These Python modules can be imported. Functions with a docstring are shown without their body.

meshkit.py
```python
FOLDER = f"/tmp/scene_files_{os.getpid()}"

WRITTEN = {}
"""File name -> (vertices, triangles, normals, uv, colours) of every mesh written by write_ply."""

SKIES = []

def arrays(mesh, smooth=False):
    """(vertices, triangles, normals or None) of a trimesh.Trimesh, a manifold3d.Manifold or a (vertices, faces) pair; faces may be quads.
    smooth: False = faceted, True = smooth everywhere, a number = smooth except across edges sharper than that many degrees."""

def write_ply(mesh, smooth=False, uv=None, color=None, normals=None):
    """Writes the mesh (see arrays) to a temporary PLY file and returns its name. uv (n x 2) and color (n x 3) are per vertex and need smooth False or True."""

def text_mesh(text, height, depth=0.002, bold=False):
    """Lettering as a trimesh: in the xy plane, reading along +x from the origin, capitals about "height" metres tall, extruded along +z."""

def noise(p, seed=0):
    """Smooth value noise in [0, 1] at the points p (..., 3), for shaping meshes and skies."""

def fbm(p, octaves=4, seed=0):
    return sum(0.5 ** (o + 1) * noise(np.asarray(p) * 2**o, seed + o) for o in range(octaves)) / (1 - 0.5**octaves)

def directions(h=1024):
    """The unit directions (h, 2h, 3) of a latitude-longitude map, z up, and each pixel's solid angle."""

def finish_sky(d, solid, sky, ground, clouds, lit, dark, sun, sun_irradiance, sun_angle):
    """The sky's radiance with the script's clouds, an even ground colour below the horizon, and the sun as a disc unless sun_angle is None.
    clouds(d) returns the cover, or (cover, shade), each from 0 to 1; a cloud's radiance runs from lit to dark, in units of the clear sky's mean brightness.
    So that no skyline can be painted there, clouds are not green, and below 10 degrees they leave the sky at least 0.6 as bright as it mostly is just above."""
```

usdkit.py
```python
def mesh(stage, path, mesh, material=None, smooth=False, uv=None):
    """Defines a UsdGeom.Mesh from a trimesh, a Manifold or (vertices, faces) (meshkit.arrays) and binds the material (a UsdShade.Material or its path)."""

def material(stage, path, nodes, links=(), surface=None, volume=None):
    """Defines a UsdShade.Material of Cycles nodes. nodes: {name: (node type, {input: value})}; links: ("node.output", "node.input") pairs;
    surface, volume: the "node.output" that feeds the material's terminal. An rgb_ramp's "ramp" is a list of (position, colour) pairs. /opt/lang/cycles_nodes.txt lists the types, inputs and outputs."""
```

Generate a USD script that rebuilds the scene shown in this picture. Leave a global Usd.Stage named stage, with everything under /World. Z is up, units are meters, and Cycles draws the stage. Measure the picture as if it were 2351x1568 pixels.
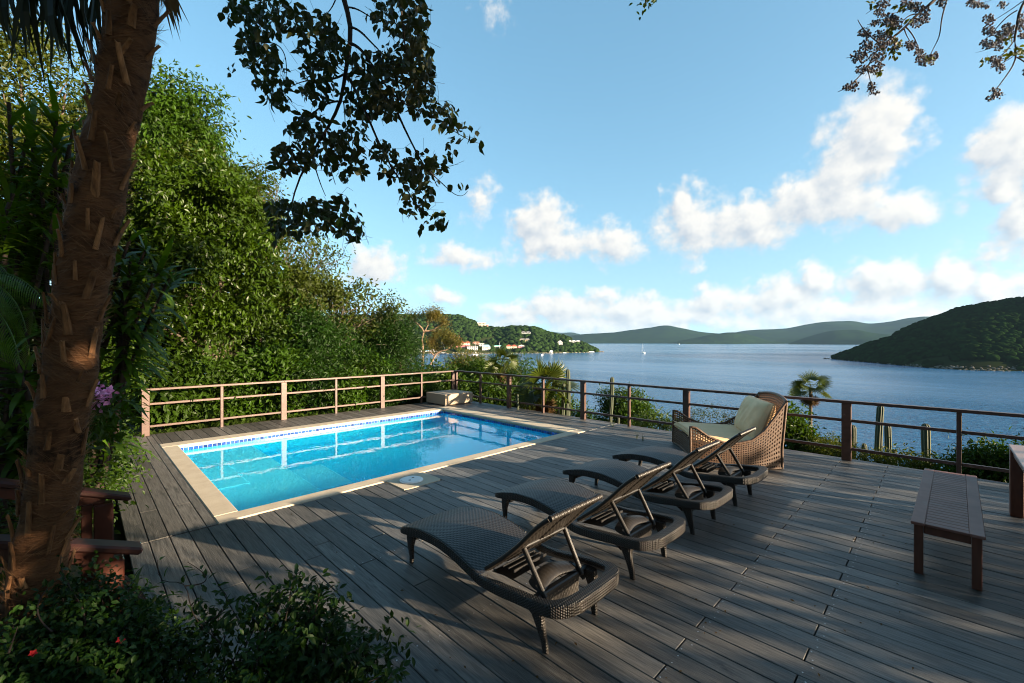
import math, random
import numpy as np
import trimesh
import usdkit
from meshkit import noise, fbm
from pxr import Usd, UsdGeom, UsdLux, UsdShade, Gf, Sdf, Vt

stage = Usd.Stage.CreateInMemory()
UsdGeom.SetStageUpAxis(stage, "Z")
UsdGeom.SetStageMetersPerUnit(stage, 1.0)
UsdGeom.Xform.Define(stage, "/World")
UsdGeom.Scope.Define(stage, "/World/Looks")

# ------------------------------------------------------------------ camera, sky, sun, exposure
F, CX, CY, EYE = 987.0, 1175.5, 784.0, 1.9
S2 = 2 ** -0.5
FWD, RGT = np.array([S2, S2, 0]), np.array([S2, -S2, 0])
EXPOSURE = 2.27
SKY_STRENGTH = 0.100
SUN_INTENSITY = 1.25
SUN_EL = math.radians(12.0)
_h = np.array([0.35, -0.937]) / np.hypot(0.35, 0.937)
SUN = np.array([_h[0] * math.cos(SUN_EL), _h[1] * math.cos(SUN_EL), math.sin(SUN_EL)])

cam = UsdGeom.Camera.Define(stage, "/World/camera")
cam.CreateFocalLengthAttr(36.0 * F / 2351)
cam.CreateHorizontalApertureAttr(36.0)
cam.CreateVerticalApertureAttr(24.0)
cam.CreateClippingRangeAttr(Gf.Vec2f(0.05, 60000))
cam.CreateExposureAttr(EXPOSURE)
cam.AddTransformOp().Set(Gf.Matrix4d(S2, -S2, 0, 0, 0, 0, 1, 0, -S2, -S2, 0, 0, 0, 0, EYE, 1))

sun = UsdLux.DistantLight.Define(stage, "/World/sunlight")
sun.CreateIntensityAttr(SUN_INTENSITY)
sun.CreateAngleAttr(0.5)
sun.CreateNormalizeAttr(True) if hasattr(sun, "CreateNormalizeAttr") else None
sun.CreateColorAttr(Gf.Vec3f(1.0, 0.80, 0.56))
_z = SUN
_x = np.cross([0, 0, 1], _z); _x /= np.linalg.norm(_x)
_y = np.cross(_z, _x)
sun.AddTransformOp().Set(Gf.Matrix4d(*_x, 0, *_y, 0, *_z, 0, 0, 0, 0, 1))


def sky_material():
    """Clear evening sky with cumulus: clouds stand at fixed bearings and heights (degrees) of the dome, broken up by noise."""
    nodes, links, cnt = {}, [], [0]

    def nd(kind, **kw):
        cnt[0] += 1
        n = f"n{cnt[0]}"
        ins = {}
        for k, v in kw.items():
            if isinstance(v, str) and "." in v and v.split(".")[0] in nodes:
                links.append((v, f"{n}.{k}"))
            else:
                ins[k] = v
        nodes[n] = (kind, ins)
        return n

    def math_(t, a, b=0.0, c=0.0, clamp=False):
        return nd("math", math_type=t, value1=a, value2=b, value3=c, use_clamp=clamp) + ".value"

    tc = nd("texture_coordinate")
    sp = nd("separate_xyz", vector=tc + ".generated")
    X, Y, Z = sp + ".x", sp + ".y", sp + ".z"
    az = math_("degrees", math_("arctan2", X, Y))          # bearing from +y, clockwise
    el = math_("degrees", math_("arcsine", Z))
    # (bearing, elevation, half width, half height, weight): bearing 45 is straight ahead of the deck corner
    C = []

    def px(x, y, rx, ry, w=1.0):
        k, m = (x - CX) / F, (CY - y) / F
        a = 45 + math.degrees(math.atan(k)); c = math.hypot(1, k)
        e = math.degrees(math.atan2(m, c))
        C.append((a, e, math.degrees(rx / F / c ** 2), math.degrees(ry / F / c), w))
    for q in [(2010, 300, 110, 120), (1950, 400, 110, 120), (1870, 460, 130, 80), (1730, 505, 120, 70), (1590, 525, 100, 80), (1560, 465, 50, 50, .8), (2060, 480, 150, 50, .9),
              (2330, 330, 120, 110), (2290, 420, 90, 60, .9), (2360, 500, 100, 90, 1.0), (2440, 400, 120, 150),
              (1245, 510, 90, 75), (1270, 560, 110, 50, .9), (1400, 560, 100, 50, .8), (1100, 455, 45, 60, .5), (1060, 590, 120, 42, .75), (860, 610, 80, 50, .9),
              (1020, 680, 80, 22, .6), (1380, 680, 60, 30, .6), (1610, 660, 40, 25, .6), (1140, 20, 40, 40, .25), (2290, 590, 50, 24, .6),
              (1180, 715, 90, 30, .8), (1300, 710, 120, 45, .95), (1450, 715, 110, 45, .95), (1640, 700, 110, 50, .95), (1790, 690, 120, 60, 1), (1880, 640, 70, 55, .95), (2030, 650, 110, 70, 1),
              (2180, 640, 110, 70, 1), (2300, 655, 120, 60, 1), (1500, 742, 400, 34, .9), (1950, 725, 380, 50, .95), (1180, 735, 90, 30, .8), (2450, 640, 160, 80, 1)]:
        px(*q)
    rng = random.Random(5)
    for k in range(26):                                     # the same kind of cumulus all the way round, out of view
        a = rng.uniform(100, 352)
        C.append((a, rng.uniform(5, 26), rng.uniform(4, 8), rng.uniform(2, 5), rng.uniform(.7, 1)))

    def density(da, de):
        a1 = math_("add", az, da); e1 = math_("add", el, de)
        wrap = math_("wrap", a1, 405.0, 45.0 - 0.0) if False else math_("floored_modulo", math_("add", a1, 90.0), 360.0)   # bearing + 90 in 0..360, seam behind
        v = nd("combine_xyz", x=wrap, y=e1, z=0.0) + ".vector"
        # warp
        w1 = nd("noise_texture", vector=v, scale=0.22, detail=3.0, roughness=0.6)
        ws = nd("vector_math", math_type="subtract", vector1=w1 + ".color", vector2=(.5, .5, .5)) + ".vector"
        wv = nd("vector_math", math_type="multiply", vector1=ws, vector2=(7.0, 5.0, 0)) + ".vector"
        v2 = nd("vector_math", math_type="add", vector1=v, vector2=wv) + ".vector"
        best = None
        for (a, e, ra, re, w) in C:
            s = nd("vector_math", math_type="subtract", vector1=v2, vector2=(a + 90, e, 0)) + ".vector"
            s = nd("vector_math", math_type="multiply", vector1=s, vector2=(.9 / ra, .9 / re, 0)) + ".vector"
            l = nd("vector_math", math_type="length", vector1=s) + ".value"
            f = math_("multiply_add", l, -w, w)
            best = f if best is None else nd("math", math_type="smoothmax", value1=best, value2=f, value3=0.3) + ".value"
        n1 = nd("noise_texture", vector=v, scale=0.42, detail=9.0, roughness=0.58) + ".fac"
        return math_("add", best, math_("multiply", math_("subtract", n1, 0.5), 1.15)), best

    d0, base0 = density(0.0, 0.0)
    d1, _ = density(0.9, 0.9)                               # the same clouds a little towards the sun
    cover = nd("map_range", range_type="smoothstep", value=d0, from_min=0.03, from_max=0.55, to_min=0.0, to_max=1.0, clamp=True) + ".result"
    lit = math_("multiply_add", math_("subtract", d0, d1), 1.3, 0.62, True)
    thick = nd("map_range", range_type="linear", value=d0, from_min=0.5, from_max=1.5, to_min=0.0, to_max=0.25, clamp=True) + ".result"
    lit = math_("subtract", lit, thick, 0, True)
    col = nd("mix", mix_type="mix", fac=lit, color1=CLOUD_DARK, color2=CLOUD_LIT) + ".color"
    sky = nd("sky_texture", sky_type="single_scattering", sun_disc=False, sun_elevation=SUN_EL, sun_rotation=math.atan2(SUN[0], SUN[1]), altitude=0.0, air_density=1.0, aerosol_density=AEROSOL, ozone_density=OZONE)
    z2 = math_("sqrt", math_("multiply_add", Z, Z, SKY_FLOOR ** 2))    # thick sea air: the lowest degrees of sky look like those a little higher
    nodes[sky][1]["vector"] = (0, 0, 1)
    del nodes[sky][1]["vector"]
    links.append((nd("combine_xyz", x=X, y=Y, z=z2) + ".vector", f"{sky}.vector"))
    gm = nd("gamma", color=sky + ".color", gamma=SKY_GAMMA)
    skyc = nd("hsv", hue=SKY_HUE, saturation=SKY_SAT, value=1.0, fac=1.0, color=gm + ".color") + ".color"
    up = nd("map_range", range_type="smoothstep", value=el, from_min=0.0, from_max=1.0, to_min=0.0, to_max=1.0, clamp=True) + ".result"
    cover = math_("multiply", math_("multiply", cover, 0.97), up)
    mix = nd("mix", mix_type="mix", fac=cover, color1=skyc, color2=col) + ".color"
    bg = nd("background_shader", color=mix, strength=SKY_STRENGTH)
    return usdkit.material(stage, "/World/Looks/sky", nodes, links, surface=bg + ".background")


CLOUD_LIT, CLOUD_DARK = (2.15, 2.10, 1.98), (1.22, 1.37, 1.55)
AEROSOL, OZONE = 1.0, 2.0
SKY_FLOOR, SKY_GAMMA, SKY_HUE, SKY_SAT = 0.15, 0.66, 0.487, 1.36
dome = UsdLux.DomeLight.Define(stage, "/World/sky")
dome.GetPrim().SetCustomDataByKey("kind", "structure")
UsdShade.MaterialBindingAPI.Apply(dome.GetPrim()).Bind(sky_material())

# ------------------------------------------------------------------ helpers
_used = {}


def numbered(parent, name):
    k = (parent, name)
    n = _used.get(k, -1) + 1
    _used[k] = n
    return name if n == 0 else f"{name}_{n:03d}"


def path_of(parent):
    return "/World" if parent is None else str(parent.GetPath())


def tag(p, label=None, cat=None, group=None, kind=None):
    for k, v in (("label", label), ("category", cat), ("group", group), ("kind", kind)):
        if v:
            p.SetCustomDataByKey(k, v)
    return p


def thing(name, label=None, cat=None, loc=(0, 0, 0), rotz=0.0, group=None, kind=None, parent=None):
    pp = path_of(parent)
    x = UsdGeom.Xform.Define(stage, pp + "/" + numbered(pp, name))
    x.AddTranslateOp().Set(Gf.Vec3d(*map(float, loc)))
    if rotz:
        x.AddRotateZOp().Set(float(rotz))
    return tag(x.GetPrim(), label, cat, group, kind)


def obj(name, mesh, mat, parent=None, smooth=False, label=None, cat=None, group=None, kind=None, off=None):
    pp = path_of(parent)
    if isinstance(mesh, list):
        mesh = cat_(mesh)
    if off is not None:
        mesh = (np.asarray(mesh[0]) - np.asarray(off, float), mesh[1])
    m = usdkit.mesh(stage, pp + "/" + numbered(pp, name), mesh, mat, smooth=smooth)
    return tag(m.GetPrim(), label, cat, group, kind)


def copy_of(src, loc, rotz=0.0, label=None, group=None, scale=None):
    name = src.GetName()
    x = UsdGeom.Xform.Define(stage, "/World/" + numbered("/World", name))
    x.AddTranslateOp().Set(Gf.Vec3d(*map(float, loc)))
    x.AddRotateZOp().Set(float(rotz))
    if scale:
        x.AddScaleOp().Set(Gf.Vec3f(scale, scale, scale))
    p = x.GetPrim()
    p.GetReferences().AddInternalReference(src.GetPath())
    p.SetInstanceable(True)
    was = src.GetCustomData()
    return tag(p, label or was.get("label"), was.get("category"), group or was.get("group"))


def cat_(ms):
    vs, fs, n = [], [], 0
    for v, f in ms:
        v, f = np.asarray(v, float), np.asarray(f, int)
        if f.shape[1] == 4:
            f = np.vstack([f[:, [0, 1, 2]], f[:, [0, 2, 3]]])
        vs.append(v); fs.append(f + n); n += len(v)
    return np.vstack(vs), np.vstack(fs)


def at(x, y, D):
    """The point that stands D metres ahead on the line of sight through pixel (x, y) of the 2351-pixel view."""
    return D * FWD + (x - CX) / F * D * RGT + np.array([0, 0, EYE + (CY - y) / F * D])


def Dv(x, v):
    """Distance ahead at which the line of sight of column x meets the vertical plane at Y = v."""
    return v / S2 / (1 - (x - CX) / F)


def Du(x, u):
    return u / S2 / (1 + (x - CX) / F)


def on(x, y, z=0.0):
    return at(x, y, F * (EYE - z) / (y - CY))


_unit = None


def cbox(x0, x1, y0, y1, z0, z1, b=0.004):
    """Box with chamfered edges."""
    global _unit
    if _unit is None:
        p = np.array([(sx * (1 - .2 * (a != 0)), sy * (1 - .2 * (a != 1)), sz * (1 - .2 * (a != 2))) for sx in (-1, 1) for sy in (-1, 1) for sz in (-1, 1) for a in range(3)], float)
        h = trimesh.Trimesh(p, trimesh.convex.convex_hull(p).faces if False else _hull(p), process=False)
        sg = np.array([(sx, sy, sz) for sx in (-1, 1) for sy in (-1, 1) for sz in (-1, 1) for a in range(3)], float)
        inn = np.array([(a != 0, a != 1, a != 2) for _ in range(8) for a in range(3)], float)
        _unit = (sg, inn, h.faces)
    sg, inn, f = _unit
    c = np.array([(x0 + x1) / 2, (y0 + y1) / 2, (z0 + z1) / 2]); hh = np.array([(x1 - x0) / 2, (y1 - y0) / 2, (z1 - z0) / 2])
    b = min(b, hh.min() * .6)
    return c + sg * (hh - b * inn), f


def _hull(p):
    from scipy.spatial import ConvexHull
    h = ConvexHull(p)
    f = h.simplices.copy()
    for i, (a, b, c) in enumerate(f):
        if np.dot(np.cross(p[b] - p[a], p[c] - p[a]), h.equations[i, :3]) < 0:
            f[i] = (a, c, b)
    return f


def hull(pts):
    p = np.asarray(pts, float)
    f = _hull(p)
    u, inv = np.unique(f, return_inverse=True)
    return p[u], inv.reshape(f.shape)


def rot(m, axis, deg, about=(0, 0, 0)):
    T = trimesh.transformations.rotation_matrix(math.radians(deg), axis, about)
    return np.asarray(m[0]) @ T[:3, :3].T + T[:3, 3], m[1]


def move(m, d):
    return np.asarray(m[0]) + np.asarray(d, float), m[1]


def bar(p, q, w, h, b=0.004, up=(0, 0, 1)):
    """A rectangular bar from p to q, w wide and h along 'up'."""
    p, q = np.asarray(p, float), np.asarray(q, float)
    d = q - p; L = np.linalg.norm(d); d /= L
    s = np.cross(d, up); s /= np.linalg.norm(s)
    u = np.cross(s, d)
    v, f = cbox(0, L, -w / 2, w / 2, -h / 2, h / 2, b)
    return p + v[:, :1] * d - v[:, 1:2] * s * 1 + v[:, 2:] * u, f


def tube(pts, rad, n=8, caps=True):
    pts = np.asarray(pts, float); k = len(pts)
    rad = np.broadcast_to(np.asarray(rad, float), (k,))
    t = np.gradient(pts, axis=0); t /= np.maximum(np.linalg.norm(t, axis=1, keepdims=True), 1e-9)
    ref = np.array([0, 0, 1.0]) if abs(t[0, 2]) < .9 else np.array([1.0, 0, 0])
    a = np.cross(t, ref); a /= np.maximum(np.linalg.norm(a, axis=1, keepdims=True), 1e-9)
    b = np.cross(t, a)
    th = np.arange(n) / n * 2 * np.pi
    v = (pts[:, None] + rad[:, None, None] * (np.cos(th)[None, :, None] * a[:, None] + np.sin(th)[None, :, None] * b[:, None])).reshape(-1, 3)
    i = np.arange(k - 1)[:, None] * n; j = np.arange(n)[None]; j2 = (j + 1) % n
    f = np.stack([i + j, i + j2, i + n + j2, i + n + j], -1).reshape(-1, 4)
    f = np.vstack([f[:, [0, 2, 1]], f[:, [0, 3, 2]]])
    if caps:
        v = np.vstack([v, pts[0], pts[-1]])
        j = np.arange(n); j2 = (j + 1) % n; e = (k - 1) * n
        f = np.vstack([f, np.stack([j, j2, np.full(n, k * n)], 1), np.stack([e + j2, e + j, np.full(n, k * n + 1)], 1)])
    return v, f


def smooth_path(pts, n=24):
    from scipy.interpolate import CubicSpline
    pts = np.asarray(pts, float)
    s = np.r_[0, np.cumsum(np.linalg.norm(np.diff(pts, axis=0), axis=1))]
    return CubicSpline(s, pts)(np.linspace(0, s[-1], n))


def grid(P, flip=False):
    """Quads over an (a, b, 3) array of points."""
    a, b = P.shape[:2]
    i = np.arange(a - 1)[:, None] * b; j = np.arange(b - 1)[None]
    f = np.stack([i + j, i + b + j, i + b + j + 1, i + j + 1], -1).reshape(-1, 4)
    if flip:
        f = f[:, ::-1]
    return P.reshape(-1, 3), np.vstack([f[:, [0, 1, 2]], f[:, [0, 2, 3]]])


def unit(v):
    return v / np.maximum(np.linalg.norm(v, axis=-1, keepdims=True), 1e-9)


LEAF = {
    "rhomb": (np.array([(0, 0, 0), (.45, .5, .08), (1, 0, -.08), (.45, -.5, .08)]), np.array([(0, 2, 1), (0, 3, 2)])),
    "oval": (np.array([(0, 0, 0), (.2, .36, .07), (.55, .5, .08), (1, 0, -.10), (.55, -.5, .08), (.2, -.36, .07), (.5, 0, 0)]), np.array([(0, 6, 1), (1, 6, 2), (2, 6, 3), (3, 6, 4), (4, 6, 5), (5, 6, 0)])),
    "strap": (np.array([(0, .3, 0), (0, -.3, 0), (.3, .5, .06), (.3, -.5, .06), (.65, .42, .02), (.65, -.42, .02), (1, 0, -.16)]), np.array([(0, 1, 3), (0, 3, 2), (2, 3, 5), (2, 5, 4), (4, 5, 6)])),
    "strip": (np.array([(0, .5, 0), (0, -.5, 0), (.5, .5, 0), (.5, -.5, 0), (1, 0, -.1)]), np.array([(0, 1, 3), (0, 3, 2), (2, 3, 4)])),
}


def leaves(P, D, N, L, W, kind="rhomb"):
    t, f = LEAF[kind]
    D = unit(D); S = unit(np.cross(N, D)); N = np.cross(D, S)
    n = len(P); L = np.broadcast_to(L, (n,))[:, None, None]; W = np.broadcast_to(W, (n,))[:, None, None]
    v = P[:, None] + D[:, None] * L * t[None, :, :1] + S[:, None] * W * t[None, :, 1:2] + N[:, None] * L * t[None, :, 2:]
    ff = f[None] + (np.arange(n) * len(t))[:, None, None]
    return v.reshape(-1, 3), ff.reshape(-1, 3)


def rdir(r, n):
    return unit(r.normal(size=(n, 3)))


def foliage(r, blobs, n, leaf=(.1, .04), kind="rhomb", clump=.25, per=10, shell=.6, droop=.35, rough=.3, light=0.5, thin=0.0):
    """Leaves in clumps through the outer part of ellipsoids (centre, radii). Clumps leave gaps; leaves mostly point outward and down."""
    w = np.array([np.prod(b[1]) ** (2 / 3) for b in blobs]); w /= w.sum()
    nc = max(1, n // per)
    k = r.choice(len(blobs), nc, p=w)
    c = np.array([b[0] for b in blobs])[k]; R = np.array([b[1] for b in blobs])[k]
    d = rdir(r, nc)
    rad = (shell + (1 - shell) * r.random(nc) ** .7) * (1 - rough + 2 * rough * fbm(d * 1.7 + c * .37, 3, 3))
    rad = rad * (1 + .32 * (r.random(nc) > .82) * r.random(nc))          # sprays that stand out of the outline
    cc = c + d * R * rad[:, None]
    keep = np.ones(nc, bool)
    if thin:
        keep = fbm(cc * 1.5, 3, 9) > thin
    cc, d, R = cc[keep], d[keep], R[keep]
    m = len(cc)
    out = unit(d / R)
    cl = np.repeat(np.arange(m), per)
    off = r.normal(size=(m * per, 3)) * clump * .5
    P = cc[cl] + off
    cd = rdir(r, m)
    D = unit(out[cl] * .6 + cd[cl] * .5 + rdir(r, m * per) * .7 + np.array([0, 0, -droop]))
    N = unit(out[cl] * .4 + np.array([0, 0, light]) + rdir(r, m * per) * .7)
    s = r.uniform(.65, 1.2, m * per)
    return leaves(P, D, N, leaf[0] * s, leaf[1] * s, kind)


# ------------------------------------------------------------------ materials
def mat(name, c1, c2=None, rough=.6, spec=.4, scale=3.0, stretch=(1, 1, 1), detail=5.0, bump=0.0, bscale=40.0, bstretch=None, metallic=0.0, ramp=(.3, .7), c3=None, s3=1.0, t3=(.55, .7), rnd=0.0, st3=None, coord="position", island=0.0, dist=.01, translucent=None, coat=0.0):
    """Principled surface: two tones mixed by noise, a third in patches, optional spread per object or per leaf, fine relief."""
    n, l = {}, []
    n["g"] = ("geometry", {})
    if coord == "object":
        n["tc"] = ("texture_coordinate", {})
        src = "tc.object"
    else:
        src = "g.position"
    n["m"] = ("mapping", {"scale": tuple(float(s) for s in stretch)}); l.append((src, "m.vector"))
    n["p"] = ("principled_bsdf", {"roughness": rough, "specular_ior_level": spec, "metallic": metallic, "coat_weight": coat})
    c2 = c2 or tuple(x * .75 for x in c1)
    n["no"] = ("noise_texture", {"scale": scale, "detail": detail, "roughness": .62}); l.append(("m.vector", "no.vector"))
    n["r"] = ("rgb_ramp", {"ramp": [(ramp[0], c1), (ramp[1], c2)]}); l.append(("no.fac", "r.fac"))
    col = "r.color"
    if c3:
        n["n3"] = ("noise_texture", {"scale": s3, "detail": 8.0, "roughness": .78}); l.append((src, "n3.vector") if not st3 else ("m3.vector", "n3.vector"))
        if st3:
            n["m3"] = ("mapping", {"scale": tuple(float(q) for q in st3)}); l.append((src, "m3.vector"))
        n["t3"] = ("map_range", {"range_type": "smoothstep", "from_min": t3[0], "from_max": t3[1], "to_min": 0.0, "to_max": 1.0, "clamp": True}); l.append(("n3.fac", "t3.value"))
        n["x3"] = ("mix", {"mix_type": "mix", "color2": c3}); l += [("t3.result", "x3.fac"), (col, "x3.color1")]
        col = "x3.color"
    for amt, key, outp in ((rnd, "oi", "random"), (island, "g", "random_per_island")):
        if amt:
            if key == "oi":
                n["oi"] = ("object_info", {})
            n["mr" + key] = ("map_range", {"range_type": "linear", "from_min": 0.0, "from_max": 1.0, "to_min": 1 - amt, "to_max": 1 + amt}); l.append((f"{key}.{outp}", f"mr{key}.value"))
            n["hs" + key] = ("hsv", {"hue": .5, "saturation": 1.0, "fac": 1.0}); l += [(f"mr{key}.result", f"hs{key}.value"), (col, f"hs{key}.color")]
            if key == "g":
                n["mh"] = ("map_range", {"range_type": "linear", "from_min": 0.0, "from_max": 1.0, "to_min": .5 + .05 * amt, "to_max": .5 - .07 * amt}); l += [("g.random_per_island", "mh.value"), ("mh.result", "hsg.hue")]
            col = f"hs{key}.color"
    l.append((col, "p.base_color"))
    if bump:
        n["bm"] = ("mapping", {"scale": tuple(float(s) for s in (bstretch or stretch))}); l.append((src, "bm.vector"))
        n["bn"] = ("noise_texture", {"scale": bscale, "detail": 5.0, "roughness": .65}); l.append(("bm.vector", "bn.vector"))
        n["b"] = ("bump", {"strength": bump, "distance": dist}); l += [("bn.fac", "b.height"), ("b.normal", "p.normal")]
    surf = "p.BSDF"
    if translucent:
        n["tr"] = ("translucent_bsdf", {}); n["hst"] = ("hsv", {"hue": .485, "saturation": 1.05, "value": translucent[1], "fac": 1.0})
        n["mx"] = ("mix_closure", {"fac": translucent[0]})
        l += [(col, "hst.color"), ("hst.color", "tr.color"), ("p.BSDF", "mx.closure1"), ("tr.BSDF", "mx.closure2")]
        surf = "mx.closure"
    return usdkit.material(stage, "/World/Looks/" + name, n, l, surface=surf)


def leafmat(name, c, var=.42, rough=.5, spec=.25, trans=.38, c2=None, scale=1.3):
    c = tuple(x * .88 for x in c)
    return mat(name, c, c2 or tuple(x * .42 for x in c), rough, spec, scale=scale, detail=2.0, island=var, translucent=(trans, 1.5))


M = {}
M["deck"] = mat("weathered_deck", (.135, .126, .114), (.024, .022, .020), .52, .5, scale=3.4, stretch=(20, 1.0, 20), detail=9, ramp=(.30, .72), st3=(4.5, .9, 4.5), bump=.7, bscale=12, bstretch=(16, 1, 16), dist=.006, c3=(.018, .018, .016), s3=2.0, t3=(.53, .68), rnd=.42)
M["railwood"] = mat("railing_timber", (.078, .039, .028), (.044, .020, .014), .42, .45, scale=5, stretch=(1.5, 1.5, 3), bump=.12, bscale=40, rnd=.12, c3=(.16, .11, .09), s3=6, t3=(.6, .75))
M["stairwood"] = mat("stair_timber", (.070, .019, .010), (.034, .010, .006), .35, .5, scale=5, stretch=(2, 2, 1), bump=.15, bscale=30, rnd=.15)
M["capwood"] = mat("handrail_timber", (.048, .017, .013), (.026, .010, .008), .4, .3, scale=6, stretch=(1, 4, 4), bump=.08, bscale=30)
M["benchwood"] = mat("bench_timber", (.185, .085, .066), (.11, .046, .035), .5, .25, scale=3, stretch=(1, 1, 1), bump=.08, bscale=30, rnd=.12, c3=(.15, .11, .095), s3=2.5, t3=(.52, .75))
M["benchleg"] = mat("bench_leg_timber", (.10, .035, .02), (.06, .02, .012), .4, .45, scale=5, stretch=(4, 4, 1), rnd=.1)
M["tabletop"] = mat("table_timber", (.22, .15, .13), (.15, .085, .07), .3, .5, scale=2, bump=.05, bscale=30)
M["coping"] = mat("pool_coping", (.45, .385, .29), (.375, .315, .235), .8, .25, scale=5, bump=.35, bscale=120, dist=.004, c3=(.42, .35, .27), s3=3, t3=(.6, .8))
M["poolpaint"] = mat("pool_paint", (.008, .60, .90), (.007, .56, .87), .6, .2, scale=1.2, detail=3)
M["poolstep"] = mat("pool_step_paint", (.06, .66, .90), (.05, .62, .87), .6, .2, scale=1.2)
M["grout"] = mat("tile_grout", (.30, .33, .36), (.24, .27, .3), .7, .3, scale=20)
M["tile"] = mat("blue_tile", (.012, .035, .18), (.02, .09, .36), .12, .6, scale=7, detail=1, rnd=.6)
M["white"] = mat("white_plastic", (.75, .75, .73), (.66, .66, .64), .45, .4, scale=10)
M["seam"] = mat("seam_mortar", (.5, .45, .38), (.36, .32, .27), .85, .2, scale=9)
M["rattan"] = mat("dark_rattan", (.020, .016, .013), (.012, .010, .008), .42, .4, scale=60, coord="object", bump=.5, bscale=110, dist=.004)
_w = {"tc": ("texture_coordinate", {}), "s": ("separate_xyz", {}), "n": ("noise_texture", {"scale": 40.0, "detail": 3.0}), "r": ("rgb_ramp", {"ramp": [(.3, (.020, .016, .013)), (.7, (.012, .010, .008))]}),
      "b": ("bump", {"strength": 1.0, "distance": .0032}), "p": ("principled_bsdf", {"roughness": .42, "specular_ior_level": .4})}
_wl = [("tc.object", "s.vector"), ("tc.object", "n.vector"), ("n.fac", "r.fac"), ("r.color", "p.base_color"), ("b.normal", "p.normal")]
for _a, _k in (("x", 370.0), ("y", 260.0), ("z", 370.0)):
    _w["k" + _a] = ("math", {"math_type": "multiply", "value2": _k}); _w["q" + _a] = ("math", {"math_type": "sine"})
    _wl += [("s." + _a, f"k{_a}.value1"), (f"k{_a}.value", f"q{_a}.value1")]
_w["xz"] = ("math", {"math_type": "add"}); _w["h"] = ("math", {"math_type": "multiply"})
_wl += [("qx.value", "xz.value1"), ("qz.value", "xz.value2"), ("xz.value", "h.value1"), ("qy.value", "h.value2"), ("h.value", "b.height")]
M["rattan_frame"] = usdkit.material(stage, "/World/Looks/dark_rattan_frame", _w, _wl, surface="p.BSDF")
M["rattan_flat"] = mat("dark_plastic", (.012, .011, .010), (.009, .008, .008), .45, .45, scale=30, coord="object")
M["cane"] = mat("brown_cane", (.098, .050, .026), (.050, .027, .015), .5, .4, scale=30, coord="object", bump=.6, bscale=90, dist=.004)
M["cushion"] = mat("sage_cushion", (.78, .51, .285), (.68, .44, .245), .85, .15, scale=4, coord="object", bump=.2, bscale=300, dist=.002)
M["ottoman"] = mat("beige_weave", (.36, .28, .20), (.29, .22, .155), .6, .3, scale=90, coord="object", bump=.5, bscale=160, dist=.003)
M["steel"] = mat("brushed_steel", (.55, .55, .55), (.5, .5, .5), .35, .5, metallic=.9)
M["fibre"] = mat("palm_fibre", (.22, .105, .048), (.07, .034, .017), .85, .15, scale=9, stretch=(1, 1, 2.6), detail=8, bump=1.0, bscale=38, bstretch=(1, 1, 3.2), dist=.03, c3=(.03, .017, .010), s3=3.0, t3=(.52, .68))
M["boot"] = mat("palm_leaf_base", (.27, .132, .056), (.075, .036, .017), .8, .2, scale=14, stretch=(3, 3, .6), bump=.6, bscale=50, bstretch=(3, 3, .5), dist=.01, rnd=.35)
M["hair"] = mat("palm_hair", (.22, .112, .052), (.09, .046, .022), .7, .2, scale=12)
M["bark"] = mat("grey_bark", (.12, .09, .065), (.06, .045, .034), .85, .2, scale=7, stretch=(1, 1, .3), bump=.6, bscale=25, dist=.02)
M["darkbark"] = mat("dark_bark", (.045, .032, .025), (.025, .018, .015), .8, .2, scale=9, bump=.4, bscale=40, dist=.01)
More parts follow.
